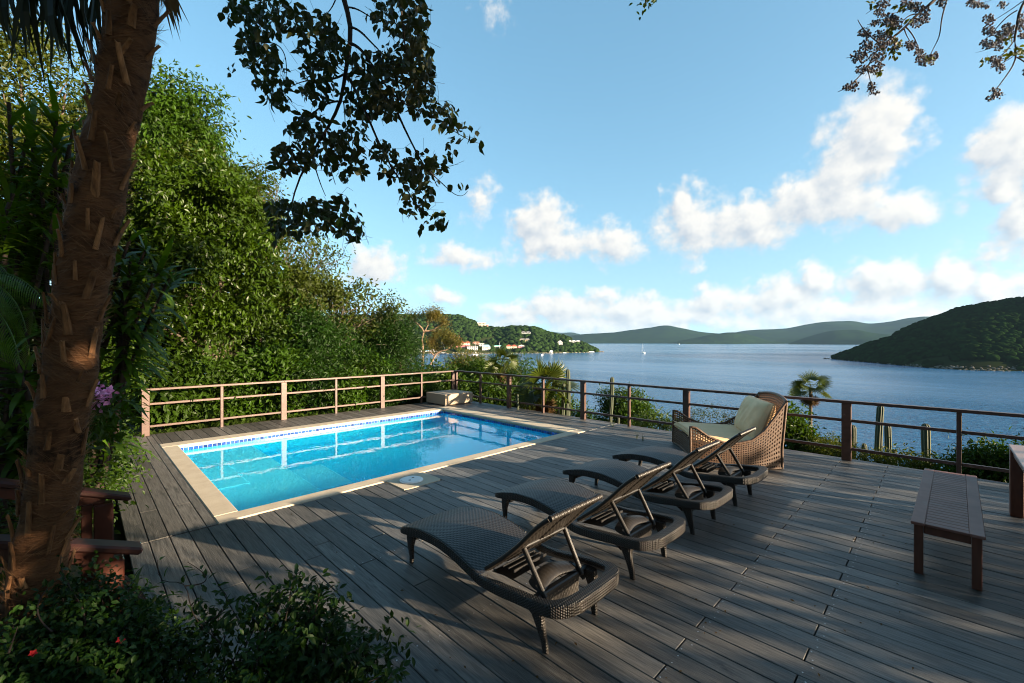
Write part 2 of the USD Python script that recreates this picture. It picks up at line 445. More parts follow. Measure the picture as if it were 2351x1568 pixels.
M["pinebark"] = mat("tan_bark", (.30, .20, .135), (.19, .125, .085), .85, .2, scale=5, stretch=(1, 1, .4), bump=.5, bscale=20, dist=.02)
M["soil"] = mat("hill_soil", (.075, .055, .035), (.04, .035, .02), .95, .1, scale=.6, c3=(.05, .07, .02), s3=.5, t3=(.45, .6), bump=.5, bscale=6, dist=.1)
M["g_yellow"] = leafmat("leaf_yellowgreen", (.125, .145, .005))
M["g_bright"] = leafmat("leaf_bright", (.090, .165, .004))
M["g_gloss"] = leafmat("leaf_glossy", (.092, .150, .003), rough=.42, spec=.3)
M["g_airy"] = leafmat("leaf_airy", (.115, .142, .010))
M["g_mid"] = leafmat("leaf_mid", (.074, .128, .004))
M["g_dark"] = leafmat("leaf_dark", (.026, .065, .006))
M["g_feather"] = leafmat("leaf_feathery", (.046, .105, .005), trans=.4)
M["g_over"] = leafmat("leaf_overhang", (.034, .062, .008), trans=.32, c2=(.06, .055, .015))
M["g_drac"] = leafmat("leaf_dracaena", (.135, .22, .012), rough=.4)
M["g_bush"] = leafmat("leaf_bush", (.050, .105, .010), trans=.3)
M["g_strappy"] = leafmat("leaf_groundcover", (.14, .20, .030))
M["g_orange"] = leafmat("leaf_orange", (.20, .115, .018), c2=(.115, .115, .018))
M["g_palm"] = leafmat("leaf_fan_palm", (.135, .160, .015), rough=.4, var=.5)
M["g_dead"] = leafmat("leaf_dead", (.17, .10, .045), rough=.8, spec=.1, var=.3)
M["g_dark2"] = leafmat("leaf_hanging_frond", (.022, .035, .010), var=.4, trans=.2)
M["pink"] = mat("pink_petals", (.80, .38, .66), (.70, .26, .54), .6, .2)
M["red"] = mat("red_petals", (.45, .03, .035), (.3, .015, .02), .6, .2)
M["berry"] = mat("purple_berry", (.060, .028, .026), (.035, .016, .018), .4, .4, scale=30, island=.4)
M["cactus"] = mat("cactus_skin", (.045, .066, .036), (.028, .044, .026), .6, .3, scale=5, bump=.2, bscale=60)
M["spine"] = mat("cactus_rib", (.16, .155, .10), (.10, .10, .065), .7, .2, scale=40)
M["rock"] = mat("shore_rock", (.13, .115, .095), (.07, .06, .05), .9, .2, scale=.4, bump=.6, bscale=2, dist=.3)
M["sand"] = mat("shore_sand", (.32, .28, .22), (.2, .17, .13), .95, .1, scale=.2)
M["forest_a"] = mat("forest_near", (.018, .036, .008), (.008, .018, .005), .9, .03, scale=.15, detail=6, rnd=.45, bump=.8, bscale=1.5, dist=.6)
M["forest_b"] = mat("forest_dark", (.0085, .020, .005), (.0045, .0105, .003), .9, .0, scale=.15, detail=6, rnd=.45, bump=.8, bscale=1.5, dist=.6)  # shade on the near hill's face is put into this darker tone
M["hillground"] = mat("hill_ground", (.022, .038, .008), (.034, .036, .012), .9, .1, scale=.05, detail=7, c3=(.10, .085, .04), s3=.02, t3=(.62, .72))
M["nearground"] = mat("near_hill_ground", (.010, .020, .006), (.016, .017, .008), .95, .0, scale=.05, detail=7)  # ground colour lowered to carry the near hill's shade
M["farhill"] = mat("far_hill", (.012, .028, .009), (.006, .015, .006), .95, .0, scale=.012, detail=9, bump=1.0, bscale=.06, dist=14.0)  # base colour kept low to stand for cloud shadow on the islands

# ------------------------------------------------------------------ sea, islands, ground
SEA = -20.1


def sea_material():
    n = {"g": ("geometry", {}), "m1": ("mapping", {"scale": (.45, .45, .45), "rotation": (0, 0, .6)}), "m2": ("mapping", {"scale": (.035, .012, .02), "rotation": (0, 0, .3)}), "m3": ("mapping", {"scale": (.004, .0012, .002), "rotation": (0, 0, -.75)}),
         "w1": ("noise_texture", {"scale": 1.0, "detail": 5.0, "roughness": .62, "distortion": .4}), "w2": ("noise_texture", {"scale": 1.0, "detail": 4.0}), "w3": ("noise_texture", {"scale": 1.0, "detail": 4.0, "roughness": .6, "distortion": .8}),
         "am": ("map_range", {"range_type": "smoothstep", "from_min": .35, "from_max": .62, "to_min": .35, "to_max": 1.0, "clamp": True}),
         "h": ("math", {"math_type": "multiply"}), "h2": ("math", {"math_type": "multiply_add", "value2": 2.0}),
         "b": ("bump", {"strength": 1.0, "distance": SEA_WAVE}),
         "c": ("mix", {"mix_type": "mix", "color1": (.010, .075, .175), "color2": (.016, .095, .200)}),
         "rg": ("map_range", {"range_type": "linear", "from_min": .35, "from_max": .65, "to_min": .20, "to_max": .10, "clamp": True}),
         "p": ("principled_bsdf", {"ior": 1.33, "specular_ior_level": .55})}
    l = [("g.position", "m1.vector"), ("g.position", "m2.vector"), ("g.position", "m3.vector"), ("m1.vector", "w1.vector"), ("m2.vector", "w2.vector"), ("m3.vector", "w3.vector"),
         ("w3.fac", "am.value"), ("w1.fac", "h.value1"), ("am.result", "h.value2"), ("w2.fac", "h2.value1"), ("h.value", "h2.value3"), ("h2.value", "b.height"), ("b.normal", "p.normal"),
         ("w3.fac", "c.fac"), ("c.color", "p.base_color"), ("w3.fac", "rg.value"), ("rg.result", "p.roughness")]
    return usdkit.material(stage, "/World/Looks/sea_water", n, l, surface="p.BSDF")


SEA_WAVE = 1.3
M["sea"] = sea_material()
R_ = 40000.0
obj("sea", (np.array([(-R_, -R_, SEA), (R_, -R_, SEA), (R_, R_, SEA), (-R_, R_, SEA)]), np.array([(0, 1, 2), (0, 2, 3)])), M["sea"], kind="structure")


class Hill:
    """Land seen across the water: for each bearing (given as the view's column) a shore distance, a ridge distance and a ridge height."""

    def __init__(self, cols, shore, ridge, crest, seed, power=.8, rough=.05, back=1.6):
        self.c, self.s, self.r, self.k = map(np.asarray, (cols, shore, ridge, crest))
        self.seed, self.power, self.rough, self.back = seed, power, rough, back

    def params(self, x):
        from scipy.interpolate import PchipInterpolator as P
        if not hasattr(self, "_p"):
            self._p = [P(self.c, q) for q in (self.s, self.r, self.k)]
        s, r, k = (p(x) for p in self._p)
        return s, r, EYE + (CY - k) / F * r                # crest row -> height of the crest

    def point(self, x, t):
        """t = 0 shore, 1 ridge, 2 far foot."""
        x, t = np.broadcast_arrays(np.asarray(x, float), np.asarray(t, float))
        s, r, z = self.params(x)
        D = np.where(t <= 1, s + (r - s) * t, r + (r - s) * self.back * (t - 1))
        pos = D[..., None] * FWD + ((x - CX) / F * D)[..., None] * RGT
        up = np.where(t <= 1, np.sin(np.clip(t, -.2, 1) * np.pi / 2) * self.power + np.clip(t, -.2, 1) * (1 - self.power), np.cos(np.clip(t - 1, 0, 1) * np.pi / 2))
        h = np.maximum(z - SEA, 1.0)
        sc = 3.2 / np.maximum(self.r.mean() - self.s.mean(), 1)
        bump = (fbm(np.concatenate([pos[..., :2] * sc, np.zeros_like(pos[..., :1])], -1) + self.seed, 5, self.seed) - .5) * 2
        fade = np.clip(t * 4, 0, 1) * (1 - .75 * np.clip((t - .7) / .3, 0, 1) * (t < 1.3))
        zz = SEA + h * (up + bump * self.rough * fade)
        zz = np.where(t < 0, SEA - 2.0, zz)
        return np.concatenate([pos[..., :2], zz[..., None]], -1)

    def mesh(self, nx, nt):
        x = np.linspace(self.c[0], self.c[-1], nx)
        t = np.r_[-.04, np.linspace(0.0, 1.0, nt), np.linspace(1.05, 2, nt // 2)]
        return grid(self.point(x[:, None], t[None]), flip=True)

    def hit(self, x, y):
        """Where the line of sight through (x, y) meets this land."""
        t = np.linspace(.0, 1.0, 400)
        p = self.point(np.full(400, float(x)), t)
        D = p @ FWD
        row = CY - (p[:, 2] - EYE) / D * F
        i = int(np.argmax(row <= y)) if (row <= y).any() else 399
        return p[i]


headland = Hill([560, 700, 800, 870, 900, 940, 1010, 1045, 1062, 1090, 1120, 1150, 1180, 1220, 1260, 1300, 1340, 1362, 1374],
                [760, 760, 760, 762, 765, 768, 772, 775, 777, 780, 783, 787, 790, 797, 808, 825, 855, 880, 905],
                [1150, 1150, 1150, 1140, 1130, 1120, 1100, 1090, 1085, 1070, 1050, 1035, 1020, 1010, 990, 965, 940, 925, 915],
                [735, 730, 727, 726, 724, 726, 725, 725, 728, 741, 750, 755, 751, 753, 766, 776, 791, 801, 808.5], 3, rough=.07)
near_hill = Hill([1910, 1925, 1950, 1980, 2040, 2100, 2150, 2200, 2250, 2300, 2351, 2450, 2600, 2900, 3300, 3700, 4300, 5200],  # columns right of the view: high unseen ridge added to shade this hill
                 [545, 520, 490, 465, 415, 375, 350, 335, 325, 320, 318, 312, 300, 280, 250, 225, 200, 180],
                 [552, 552, 552, 552, 555, 558, 560, 562, 565, 568, 570, 575, 580, 560, 480, 400, 340, 300],
                 [822, 818, 809, 798, 777, 750, 732, 714, 703, 694, 688, 672, 650, 610, 520, 400, 300, 260], 11, rough=.05)
far_b = Hill([1180, 1240, 1262, 1290, 1310, 1335, 1350, 1380, 1420], [8200] * 9, [9200] * 9, [772, 768, 761, 764, 763, 768, 772, 777, 782], 21, rough=.12)
far_a = Hill([1290, 1312, 1340, 1400, 1450, 1490, 1530, 1560, 1620, 1660, 1720, 1800, 1860, 1900, 1950, 2000, 2040, 2090, 2130, 2200, 2300],
             [5000, 5000, 4950, 4900, 4850, 4800, 4750, 4700, 4600, 4500, 4400, 4300, 4200, 4100, 4000, 3900, 3800, 3700, 3600, 3500, 3400],
             [5600, 5600, 5600, 5600, 5600, 5600, 5600, 5600, 5600, 5600, 5600, 5500, 5500, 5400, 5400, 5300, 5200, 5200, 5100, 5000, 4900],
             [774, 770, 767, 764, 757, 752, 747, 752, 763, 766, 758, 754, 743, 738, 737, 743, 740, 731, 727, 735, 745], 31, rough=.13)
far_c = Hill([1555, 1600, 1640, 1680, 1710, 1740, 1770, 1800], [3900, 3900, 3900, 3900, 3950, 4000, 4050, 4100], [4300] * 8, [783, 775, 767, 763, 766, 774, 783, 786.5], 41, rough=.12)
far_d = Hill([1810, 1840, 1880, 1920, 1960, 2000, 2060, 2150], [3300, 3300, 3200, 3100, 3000, 2900, 2800, 2700], [3600, 3600, 3600, 3500, 3500, 3400, 3400, 3300], [789, 778, 766, 758, 757, 764, 770, 778], 51, rough=.12)

obj("headland", headland.mesh(240, 60), M["hillground"], smooth=True, kind="structure")
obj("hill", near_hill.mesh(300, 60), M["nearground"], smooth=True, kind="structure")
for h_ in (far_a, far_b, far_c, far_d):
    obj("island", h_.mesh(420, 60), M["farhill"], smooth=True, kind="structure")


def clump_mesh(r, seed):
    m = trimesh.creation.icosphere(subdivisions=2)
    v = np.array(m.vertices)
    k = .72 + .62 * fbm(v * 1.6 + seed * 7.3, 3, seed)
    v = v * k[:, None] * np.array([1, 1, .82])
    return v, np.array(m.faces)


HOUSES = [(1398, 1423, 944, 957.5), (1424, 1431, 950, 959), (1527, 1554, 970, 979.5), (1523, 1538, 991.5, 1001.5), (1539, 1551, 991, 1002.5), (1634, 1648, 997, 1012), (1663, 1699, 996, 1005.5), (1610.5, 1620, 1026, 1038.5), (1644, 1661, 1031.5, 1038.5), (1721, 1741, 1028.5, 1037.5), (1483, 1514, 1009.5, 1023), (1517, 1538, 1010, 1021.5), (1447, 1470, 1011, 1019), (1412.5, 1436, 1010, 1028), (1347, 1377, 999.5, 1014), (1385, 1406, 1000.5, 1010), (1336, 1382, 1011.5, 1020.5), (1369, 1399, 1013.5, 1025.5), (1403, 1418, 1006, 1016), (1262, 1283, 1024, 1032), (1223, 1235, 1024, 1032), (1247, 1260, 1026, 1032)]                                              # plots kept free of trees


def forest(name, label, hill, n, size, look, seed, xr, tr, top=1.0, skew=.75):
    """Separate crowns over far land."""
    r = np.random.default_rng(seed)
    pp = "/World/" + numbered("/World", name)
    pi = UsdGeom.PointInstancer.Define(stage, pp)
    for k in range(4):
        usdkit.mesh(stage, f"{pp}/crown_{k + 1:03d}" if k else f"{pp}/crown", clump_mesh(r, seed + k), M[look], smooth=True)
    pi.CreatePrototypesRel().SetTargets([Sdf.Path(f"{pp}/crown_{k + 1:03d}" if k else f"{pp}/crown") for k in range(4)])
    x = r.uniform(*xr, n); t = tr[0] + (tr[1] - tr[0]) * r.random(n) ** skew
    p = hill.point(x, t)
    px_ = CX + (p @ RGT) / (p @ FWD) * F; py_ = CY - (p[:, 2] - EYE) / (p @ FWD) * F
    clear = np.zeros(n, bool)
    if hill is headland:
        for (x0, x1, y0, y1) in HOUSES:
            m_ = 1.6
            clear |= (px_ > x0 * .7837 - m_) & (px_ < x1 * .7837 + m_) & (py_ > y0 * .7837 - 1) & (py_ < y1 * .7837 + 2.2)
    keep = (p[:, 2] > SEA + .7) & ~clear & (fbm(np.c_[p[:, :2] * .02, np.zeros(n)], 3, seed) > .34)
    p = p[keep]; m = len(p)
    s = (.45 + 1.25 * r.random(m) ** 2) * size
    p[:, 2] += s * .35
    pi.CreatePositionsAttr(Vt.Vec3fArray.FromNumpy(p.astype(np.float32)))
    pi.CreateScalesAttr(Vt.Vec3fArray.FromNumpy((s[:, None] * np.c_[r.uniform(.85, 1.2, m), r.uniform(.85, 1.2, m), r.uniform(.8, 1.25, m)] * top).astype(np.float32)))
    a = r.uniform(0, math.pi, m)
    q = Vt.QuathArray(m)
    for i in range(m):
        q[i] = Gf.Quath(float(math.cos(a[i])), 0, 0, float(math.sin(a[i])))
    pi.CreateOrientationsAttr(q)
    pi.CreateProtoIndicesAttr(Vt.IntArray.FromNumpy(r.integers(0, 4, m).astype(np.int32)))
    tag(pi.GetPrim(), label, "forest", kind="stuff")


forest("forest", "dense green woodland covering the built-up headland across the bay", headland, 13000, 3.0, "forest_a", 4, (600, 1372), (.02, 1.15))
forest("forest", "woodland coloured darker for its shaded face, covering the steep hill at the right shore", near_hill, 15000, 2.2, "forest_b", 14, (1915, 2700), (.004, 1.1), skew=1.15)


def shore(name, label, hill, x0, x1, n, size, look, seed, spread):
    r = np.random.default_rng(seed)
    out = []
    for i in range(n):
        x = r.uniform(x0, x1)
        p = hill.point(np.array([x]), np.array([r.uniform(-.005, spread)]))[0]
        v, f = clump_mesh(r, i % 9)
        s = size * r.uniform(.4, 1.3)
        out.append((v[:, :] * s * np.array([1, 1, .6]) + np.array([p[0], p[1], max(p[2], SEA) + .1]), f))
    m = cat_(out)
    obj(name, m, M[look], kind="stuff", label=label, cat="rocks")


shore("shore_rocks", "dark boulders along the waterline of the right hill", near_hill, 1911, 2480, 260, .9, "rock", 5, .03)
shore("shore_rocks", "pale rocks along the waterline of the headland", headland, 980, 1374, 200, 1.1, "sand", 6, .012)
obj("rock_islet", [move((clump_mesh(None, k)[0] * np.array([w, w * .6, w * .45]), clump_mesh(None, k)[1]), at(x, 0, D) * np.array([1, 1, 0]) + np.array([0, 0, SEA + .2])) for k, (x, D, w) in enumerate([(1894, 548, 3.0), (1902, 546, 2.2), (1384, 905, 4), (1378, 905, 5)])], M["rock"], kind="structure")


def ground_z(u, v):
    """Hillside under and around the deck."""
    u, v = np.asarray(u, float), np.asarray(v, float)
    z = np.where(u < .3, -.12 + .55 * np.clip(-(u - .2), 0, 20) ** .9 * np.clip(1.25 - .03 * v, .3, 1.2), -.35)
    back = np.clip(v - 11.6, 0, None)
    z = z + np.where(u < 9, .03 * back, 0) - .045 * back * np.clip(u - 2.5, 0, 12) * .35
    z = z - np.clip(u - 8.7, 0, None) * .52 - np.clip(u - 8.7, 0, .6) * 1.3
    pool = (u > .6) & (u < 7.9) & (v > 5.0) & (v < 10.5)
    z = np.where(pool, -2.6, z)
    z = z + (fbm(np.stack([u * .35, v * .35, 0 * u], -1), 4, 2) - .5) * np.where((u > -.2) & (u < 9) & (v < 11.6), .0, .5)
    return np.maximum(z, SEA - 3)


gu = np.r_[np.arange(-60, -4, 2.0), np.arange(-4, 14, .25), np.arange(14, 70, 2.0)]
gv = np.r_[np.arange(-60, -6, 2.0), np.arange(-6, 18, .25), np.arange(18, 90, 2.0)]
GU, GV = np.meshgrid(gu, gv, indexing="ij")
obj("hillside", grid(np.stack([GU, GV, ground_z(GU, GV)], -1)), M["soil"], smooth=True, kind="structure")

# ------------------------------------------------------------------ deck
U0, U1, V0, V1 = .30, 8.78, -3.4, 11.42                    # edges of the deck
CO = (1.0, 7.62, 5.33, 10.20)                              # outer edge of the coping
PO = (1.24, 7.15, 5.56, 9.85)                              # inner edge
deck = thing("deck", kind="structure")
PITCH, GAP, TH = .1525, .0075, .03
rd = random.Random(3)


def plank(u0, u1, v0, v1):
    dz = rd.uniform(-.0015, .0015)
    obj("plank", cbox(u0, u1, v0, v1, -TH + dz, dz, .003), M["deck"], deck)


nx_ = int((U1 - U0) / PITCH)
for i in range(nx_ + 1):
    a = U0 + i * PITCH; b = min(a + PITCH - GAP, U1)
    if b - a < .03:
        continue
    cuts = [V0, CO[2]]
    j = .58 if i % 2 == 0 else 1.15
    cuts.append(j + rd.uniform(-.01, .01))
    cuts.append(-1.9 if i % 2 else -2.4)
    if a < 2.6:
        cuts.append([4.12, 3.5, 2.9, 3.9][i % 4])
    if CO[0] - .09 < a and a < 1.0:
        pass
    side = b <= CO[0] - .004 or a >= CO[1]
    if side:
        cuts += [V1] + ([6.28 if i % 2 else 8.3] if a < 1 else [[7.6, 8.9][i % 2]])
    cuts = sorted(cuts)
    for c0, c1 in zip(cuts, cuts[1:]):
        vb = c1 - (.022 if abs(c1 - CO[2]) < .01 else .004)
        if 3.05 < a + PITCH / 2 < 3.48 and False:
            continue
        if 2.93 < (a + b) / 2 < 3.50 and abs(c1 - CO[2]) < .01:
            vb = 4.842                                     # the boards stop at the concrete pad of the skimmer
        plank(a, b, c0 + .004, vb)
    if not side:
        if a < CO[0]:                                      # board that the coping cuts lengthwise
            for c0, c1 in ((CO[2], 8.0), (8.0, V1)):
                plank(a, CO[0] - .006 if c0 < 10 else b, c0 + .004, c1 - .004)
            plank(CO[0] + .0, b, CO[3] + .008, V1) if b > CO[0] + .03 else None
        elif b > CO[1]:
            plank(a, b, CO[3] + .008, V1)
            plank(CO[1] + .006, b, CO[2] + .004, CO[3]) if b - CO[1] > .03 else None
        else:
            plank(a, b, CO[3] + .008, V1)
seam = [cbox(CO[1] + .01, U1 - .02, CO[2] - .019, CO[2] + .002, -.03, -.003, .002)]
obj("seam_strip", seam, M["seam"], deck)
for v in (V0 + .05, -1.9, -.7, .55, 1.12, 2.3, 3.5, 4.7):
    obj("joist", cbox(U0 + .02, U1 - .02, v - .04, v + .04, -.22, -TH - .006, .004), M["benchleg"], deck)
for u in (.45, .85, 7.78, 8.3, 8.68):
    obj("joist", cbox(u - .04, u + .04, 5.4, V1 - .03, -.22, -TH - .006, .004), M["benchleg"], deck)
for v in (10.5, 11.3):
    obj("joist", cbox(.95, 7.7, v - .04, v + .04, -.22, -TH - .006, .004), M["benchleg"], deck)
obj("fascia_board", cbox(U1 + .004, U1 + .034, V0, V1, -.26, -.004, .004), M["benchleg"], deck)
obj("fascia_board", cbox(U0, U1, V1 + .004, V1 + .034, -.26, -.004, .004), M["benchleg"], deck)
sc_ = []
for i in range(nx_):                                       # screw heads, two to a board over each joist
    a = U0 + i * PITCH
    for v in (-.7, .55, 1.12, 2.3, 3.5):
        for d in (.03, .11):
            th = np.arange(6) / 6 * 2 * np.pi
            ring = np.c_[a + d + .0045 * np.cos(th), v + rd.uniform(-.02, .02) + .0045 * np.sin(th), np.full(6, .0022)]
            sc_.append((np.vstack([ring, ring.mean(0)]), np.array([(k, (k + 1) % 6, 6) for k in range(6)])))
obj("screw_heads", sc_, M["steel"], deck, kind="stuff")

# ------------------------------------------------------------------ pool
pool = thing("swimming_pool", "rectangular swimming pool of bright blue water sunk in the deck", "swimming pool", (4.2, 7.7, 0))
PL = (4.2, 7.7, 0)
WZ = -.098                                                 # water level
BOT = -1.25
WATER_TINT = (1.0, 1.0, 1.0)


def frame(o, i, z0, z1):
    """Rectangular ring between outer and inner rectangle."""
    out = []
    (a, b, c, d), (e, f_, g, h) = o, i
    return [cbox(a, b, c, g, z0, z1, .012), cbox(a, b, h, d, z0, z1, .012), cbox(a, e, g + .0005, h - .0005, z0, z1, .012), cbox(f_, b, g + .0005, h - .0005, z0, z1, .012)]


names = ("front", "back", "left", "right")
for m in frame(CO, PO, -.042, .008):
    obj("coping", m, M["coping"], pool, off=PL)
obj("skimmer_pad", hull([(x, y, z) for x, y in ((2.915, CO[2] - .002), (3.50, CO[2] - .002), (3.50, 4.90), (3.44, 4.846), (2.97, 4.846), (2.915, 4.87)) for z in (-.05, .007)]), M["coping"], pool, off=PL)
a, b, c, d = PO
shell = [(np.array([(a, c, -.043), (b, c, -.043), (b, d, -.043), (a, d, -.043), (a, c, BOT), (b, c, BOT), (b, d, BOT), (a, d, BOT)]) + 0.0,
          np.array([(0, 4, 5), (0, 5, 1), (1, 5, 6), (1, 6, 2), (2, 6, 7), (2, 7, 3), (3, 7, 4), (3, 4, 0), (4, 6, 5), (4, 7, 6)]))]
sv = shell[0][0].copy(); sv[:, 0] += np.where(sv[:, 0] < 4, -.004, .004); sv[:, 1] += np.where(sv[:, 1] < 7, -.004, .004)
obj("basin", (sv, shell[0][1]), M["poolpaint"], pool, off=PL)
obj("ledge", cbox(a, a + 1.15, c, d, BOT + .002, -.40, .02), M["poolstep"], pool, off=PL)
obj("step", cbox(a + 1.152, a + 1.75, c + .9, c + 2.2, BOT + .002, -.70, .02), M["poolstep"], pool, off=PL)
obj("step", cbox(a + .002, a + .5, c + 1.6, c + 2.9, -.398, -.33, .02), M["poolstep"], pool, off=PL)
# waterline band: mortar bed with single glazed tiles
z0t, z1t = -.128, -.0435
obj("tile_bed", [cbox(a - .003, b + .003, d - .006, d - .001, z0t, z1t, .001), cbox(b - .006, b - .001, c, d - .007, z0t, z1t, .001), cbox(a, b - .007, c + .001, c + .006, z0t, z1t, .001), cbox(a + .001, a + .006, c + .007, d - .007, z0t, z1t, .001)], M["grout"], pool, off=PL)
tp = .0735
for k in range(int((b - a - .02) / tp)):
    x = a + .006 + k * tp
    obj("tile", cbox(x + .004, x + tp - .006, d - .012, d - .0055, z0t + .004, z1t - .006, .0015), M["tile"], pool, off=PL)
for k in range(int((d - c - .02) / tp)):
    y = c + .006 + k * tp
    obj("tile", cbox(b - .012, b - .0055, y + .004, y + tp - .006, z0t + .004, z1t - .006, .0015), M["tile"], pool, off=PL)
wn = {"g": ("geometry", {}), "n": ("noise_texture", {"scale": 3.2, "detail": 3.0, "roughness": .5, "distortion": .6}), "b": ("bump", {"strength": .18, "distance": .009}),
      "t": ("glass_bsdf", {"color": WATER_TINT, "roughness": 0.0, "IOR": 1.33})}
M["poolwater"] = usdkit.material(stage, "/World/Looks/pool_water", wn, [("g.position", "n.vector"), ("n.fac", "b.height"), ("b.normal", "t.normal")], surface="t.BSDF")
obj("water", (np.array([(a - .003, c - .003, WZ), (b + .003, c - .003, WZ), (b + .003, d + .003, WZ), (a - .003, d + .003, WZ)]), np.array([(0, 1, 2), (0, 2, 3)])), M["poolwater"], pool, off=PL)

lid = thing("skimmer_lid", "round white plastic skimmer lid on the pale pad beside the pool", "lid", (3.175, 5.115, .009))


def disc(r0, z0, z1, n=40, bev=.004):
    prof = [(0, z0), (r0, z0), (r0, z1 - bev), (r0 - bev, z1), (0, z1)]
    m = trimesh.creation.revolve(prof, sections=n)
    return np.array(m.vertices), np.array(m.faces)


obj("rim", disc(.158, 0, .012, bev=.004), M["white"], lid)
obj("cover", disc(.138, .0122, .019), M["white"], lid)
for sx in (-1, 1):
    obj("finger_hole", rot(move(disc(.017, .0192, .021, 16, .001), (sx * .055, 0, 0)), (0, 0, 1), 35), M["rattan_flat"], lid)

# ------------------------------------------------------------------ railings
RT = .955


def railing(name, label, p0, axis, posts, last):
    """Posts alternate wide and narrow; top rail runs over them, two lower rails fill each bay."""
    t = thing(name, label, "railing", p0)
    ax = np.array([1.0, 0, 0]) if axis == 0 else np.array([0, 1.0, 0])
    sd = np.array([0, 1.0, 0]) if axis == 0 else np.array([1.0, 0, 0])

    def bx(s0, s1, w0, w1, z0, z1):
        p, q = ax * s0 + sd * w0, ax * s1 + sd * w1
        return cbox(min(p[0], q[0]), max(p[0], q[0]), min(p[1], q[1]), max(p[1], q[1]), z0, z1, .004)
    for k, (s, wide) in enumerate(posts):
        h = .062 if wide else .027
        w = .040 if wide else .032
        obj("post", bx(s - h, s + h, -w, w, .001, RT - .046), M["railwood"], t)
        if k:
            pass
    for (s0, w0), (s1, w1) in zip(posts, posts[1:]):
        for z in (.615, .165):
            obj("rail", bx(s0 + (.062 if w0 else .027) + .001, s1 - (.062 if w1 else .027) - .001, -.020, .020, z, z + .045), M["railwood"], t)
    for s0, s1 in last:
        obj("top_rail", bx(s0, s1 - .002, -.045, .045, RT - .044, RT), M["railwood"], t)
    return t


railing("deck_railing", "sunlit reddish timber railing along the far side of the pool, before the trees", (.90, 11.30, 0), 0,
        [(0, True), (1.29, False), (2.56, True), (3.83, False), (5.16, True), (6.46, False), (7.68, True)], [(-.07, 2.56), (2.56, 5.16), (5.16, 7.676)])
pv = [10.03, 8.78, 7.49, 6.20, 4.95, 3.66, 2.37, 1.08, -.17, -1.46, -2.75]
railing("deck_railing", "dark timber railing on the sea side of the deck, running past the ottoman and armchair", (8.66, 11.30, 0), 1,
        [(v - 11.30, k % 2 == 1) for k, v in list(enumerate(pv))[::-1]] + [(-.105, False)] if False else sorted([(v - 11.30, k % 2 == 1) for k, v in enumerate(pv)]) + [(-.075, False)], [(-14.1, -6.4), (-6.4, .046)])

# litter on the boards and grass between them
lr = np.random.default_rng(61)
lp = np.array([np.r_[on(x, y)[:2], .004] for x, y in zip(lr.uniform(650, 2100, 90), lr.uniform(1130, 1560, 90))])
lp = lp[~((lp[:, 0] > CO[0]) & (lp[:, 0] < CO[1]) & (lp[:, 1] > CO[2] - .1) & (lp[:, 1] < CO[3]))]
obj("leaf_litter", leaves(lp, np.c_[lr.normal(size=(len(lp), 2)), np.full(len(lp), .1)], np.tile([0, 0, 1.0], (len(lp), 1)) + lr.normal(size=(len(lp), 3)) * .25, lr.uniform(.012, .034, len(lp)), lr.uniform(.006, .016, len(lp)), "oval"), M["g_dead"], kind="stuff", label="tiny dry brown leaf scraps scattered over the deck boards", cat="leaf litter")
for (x, y), lb in zip(((1407, 980), (1462, 1006), (1476, 1012)), ("tuft of grass growing from the deck near the end of the pale seam", "taller grass tuft between the boards in front of the armchair", "short grass tuft beside the taller one before the armchair")):
    c = on(x, y)
    n = 7
    tg = thing("grass_tuft", lb, "grass", c)
    obj("blades", leaves(np.c_[lr.normal(size=(n, 2)) * .006, np.full(n, -.01)], np.c_[lr.normal(size=(n, 2)) * .25, np.ones(n)], lr.normal(size=(n, 3)) + np.array([0, 0, .1]), lr.uniform(.07, .17, n), .007, "strap"), M["g_strappy"], tg, kind="stuff")

# ------------------------------------------------------------------ sun loungers
def prof(s):
    return np.interp(s, PS, PZ)


from scipy.interpolate import PchipInterpolator
_pc = PchipInterpolator([0, .05, .15, .35, .55, .75, .95, 1.1, 1.25, 1.5, 1.75, 1.92], [.285, .30, .33, .370, .380, .362, .318, .29, .30, .335, .36, .372])
LW = .335                                                  # half width


def halfw(s):
    """Half width of the frame: rounded at the foot and bowed at the head."""
    s = np.asarray(s, float)
    return LW * np.clip(1 - np.clip((.10 - s) / .10, 0, 1) ** 2.5 * .10, .5, 1) + .022 * np.clip((s - 1.0) / .5, 0, 1)


def weave(a, b, p=.017, q=.011, amp=.0028):
    """Relief of a weave: strands along b, going over and under."""
    row = np.floor(a / p)
    return amp * (1 - np.abs(2 * (a / p - row) - 1) ** 2.2) * (.45 + .55 * np.sin(np.pi * b / q * .5 + np.pi * row))


def loft(sections):
    """Closed sections (k, n, 3) -> tube with end caps."""
    P = np.asarray(sections); k, n = P.shape[:2]
    v = P.reshape(-1, 3)
    i = np.arange(k - 1)[:, None] * n; j = np.arange(n)[None]; j2 = (j + 1) % n
    f = np.stack([i + j, i + j2, i + n + j2, i + n + j], -1).reshape(-1, 4)
    f = np.vstack([f[:, [0, 1, 2]], f[:, [0, 2, 3]]])
    v = np.vstack([v, P[0].mean(0), P[-1].mean(0)])
    j = np.arange(n); j2 = (j + 1) % n; e = (k - 1) * n
    f = np.vstack([f, np.stack([j2, j, np.full(n, k * n)], 1), np.stack([e + j, e + j2, np.full(n, k * n + 1)], 1)])
    return v, f


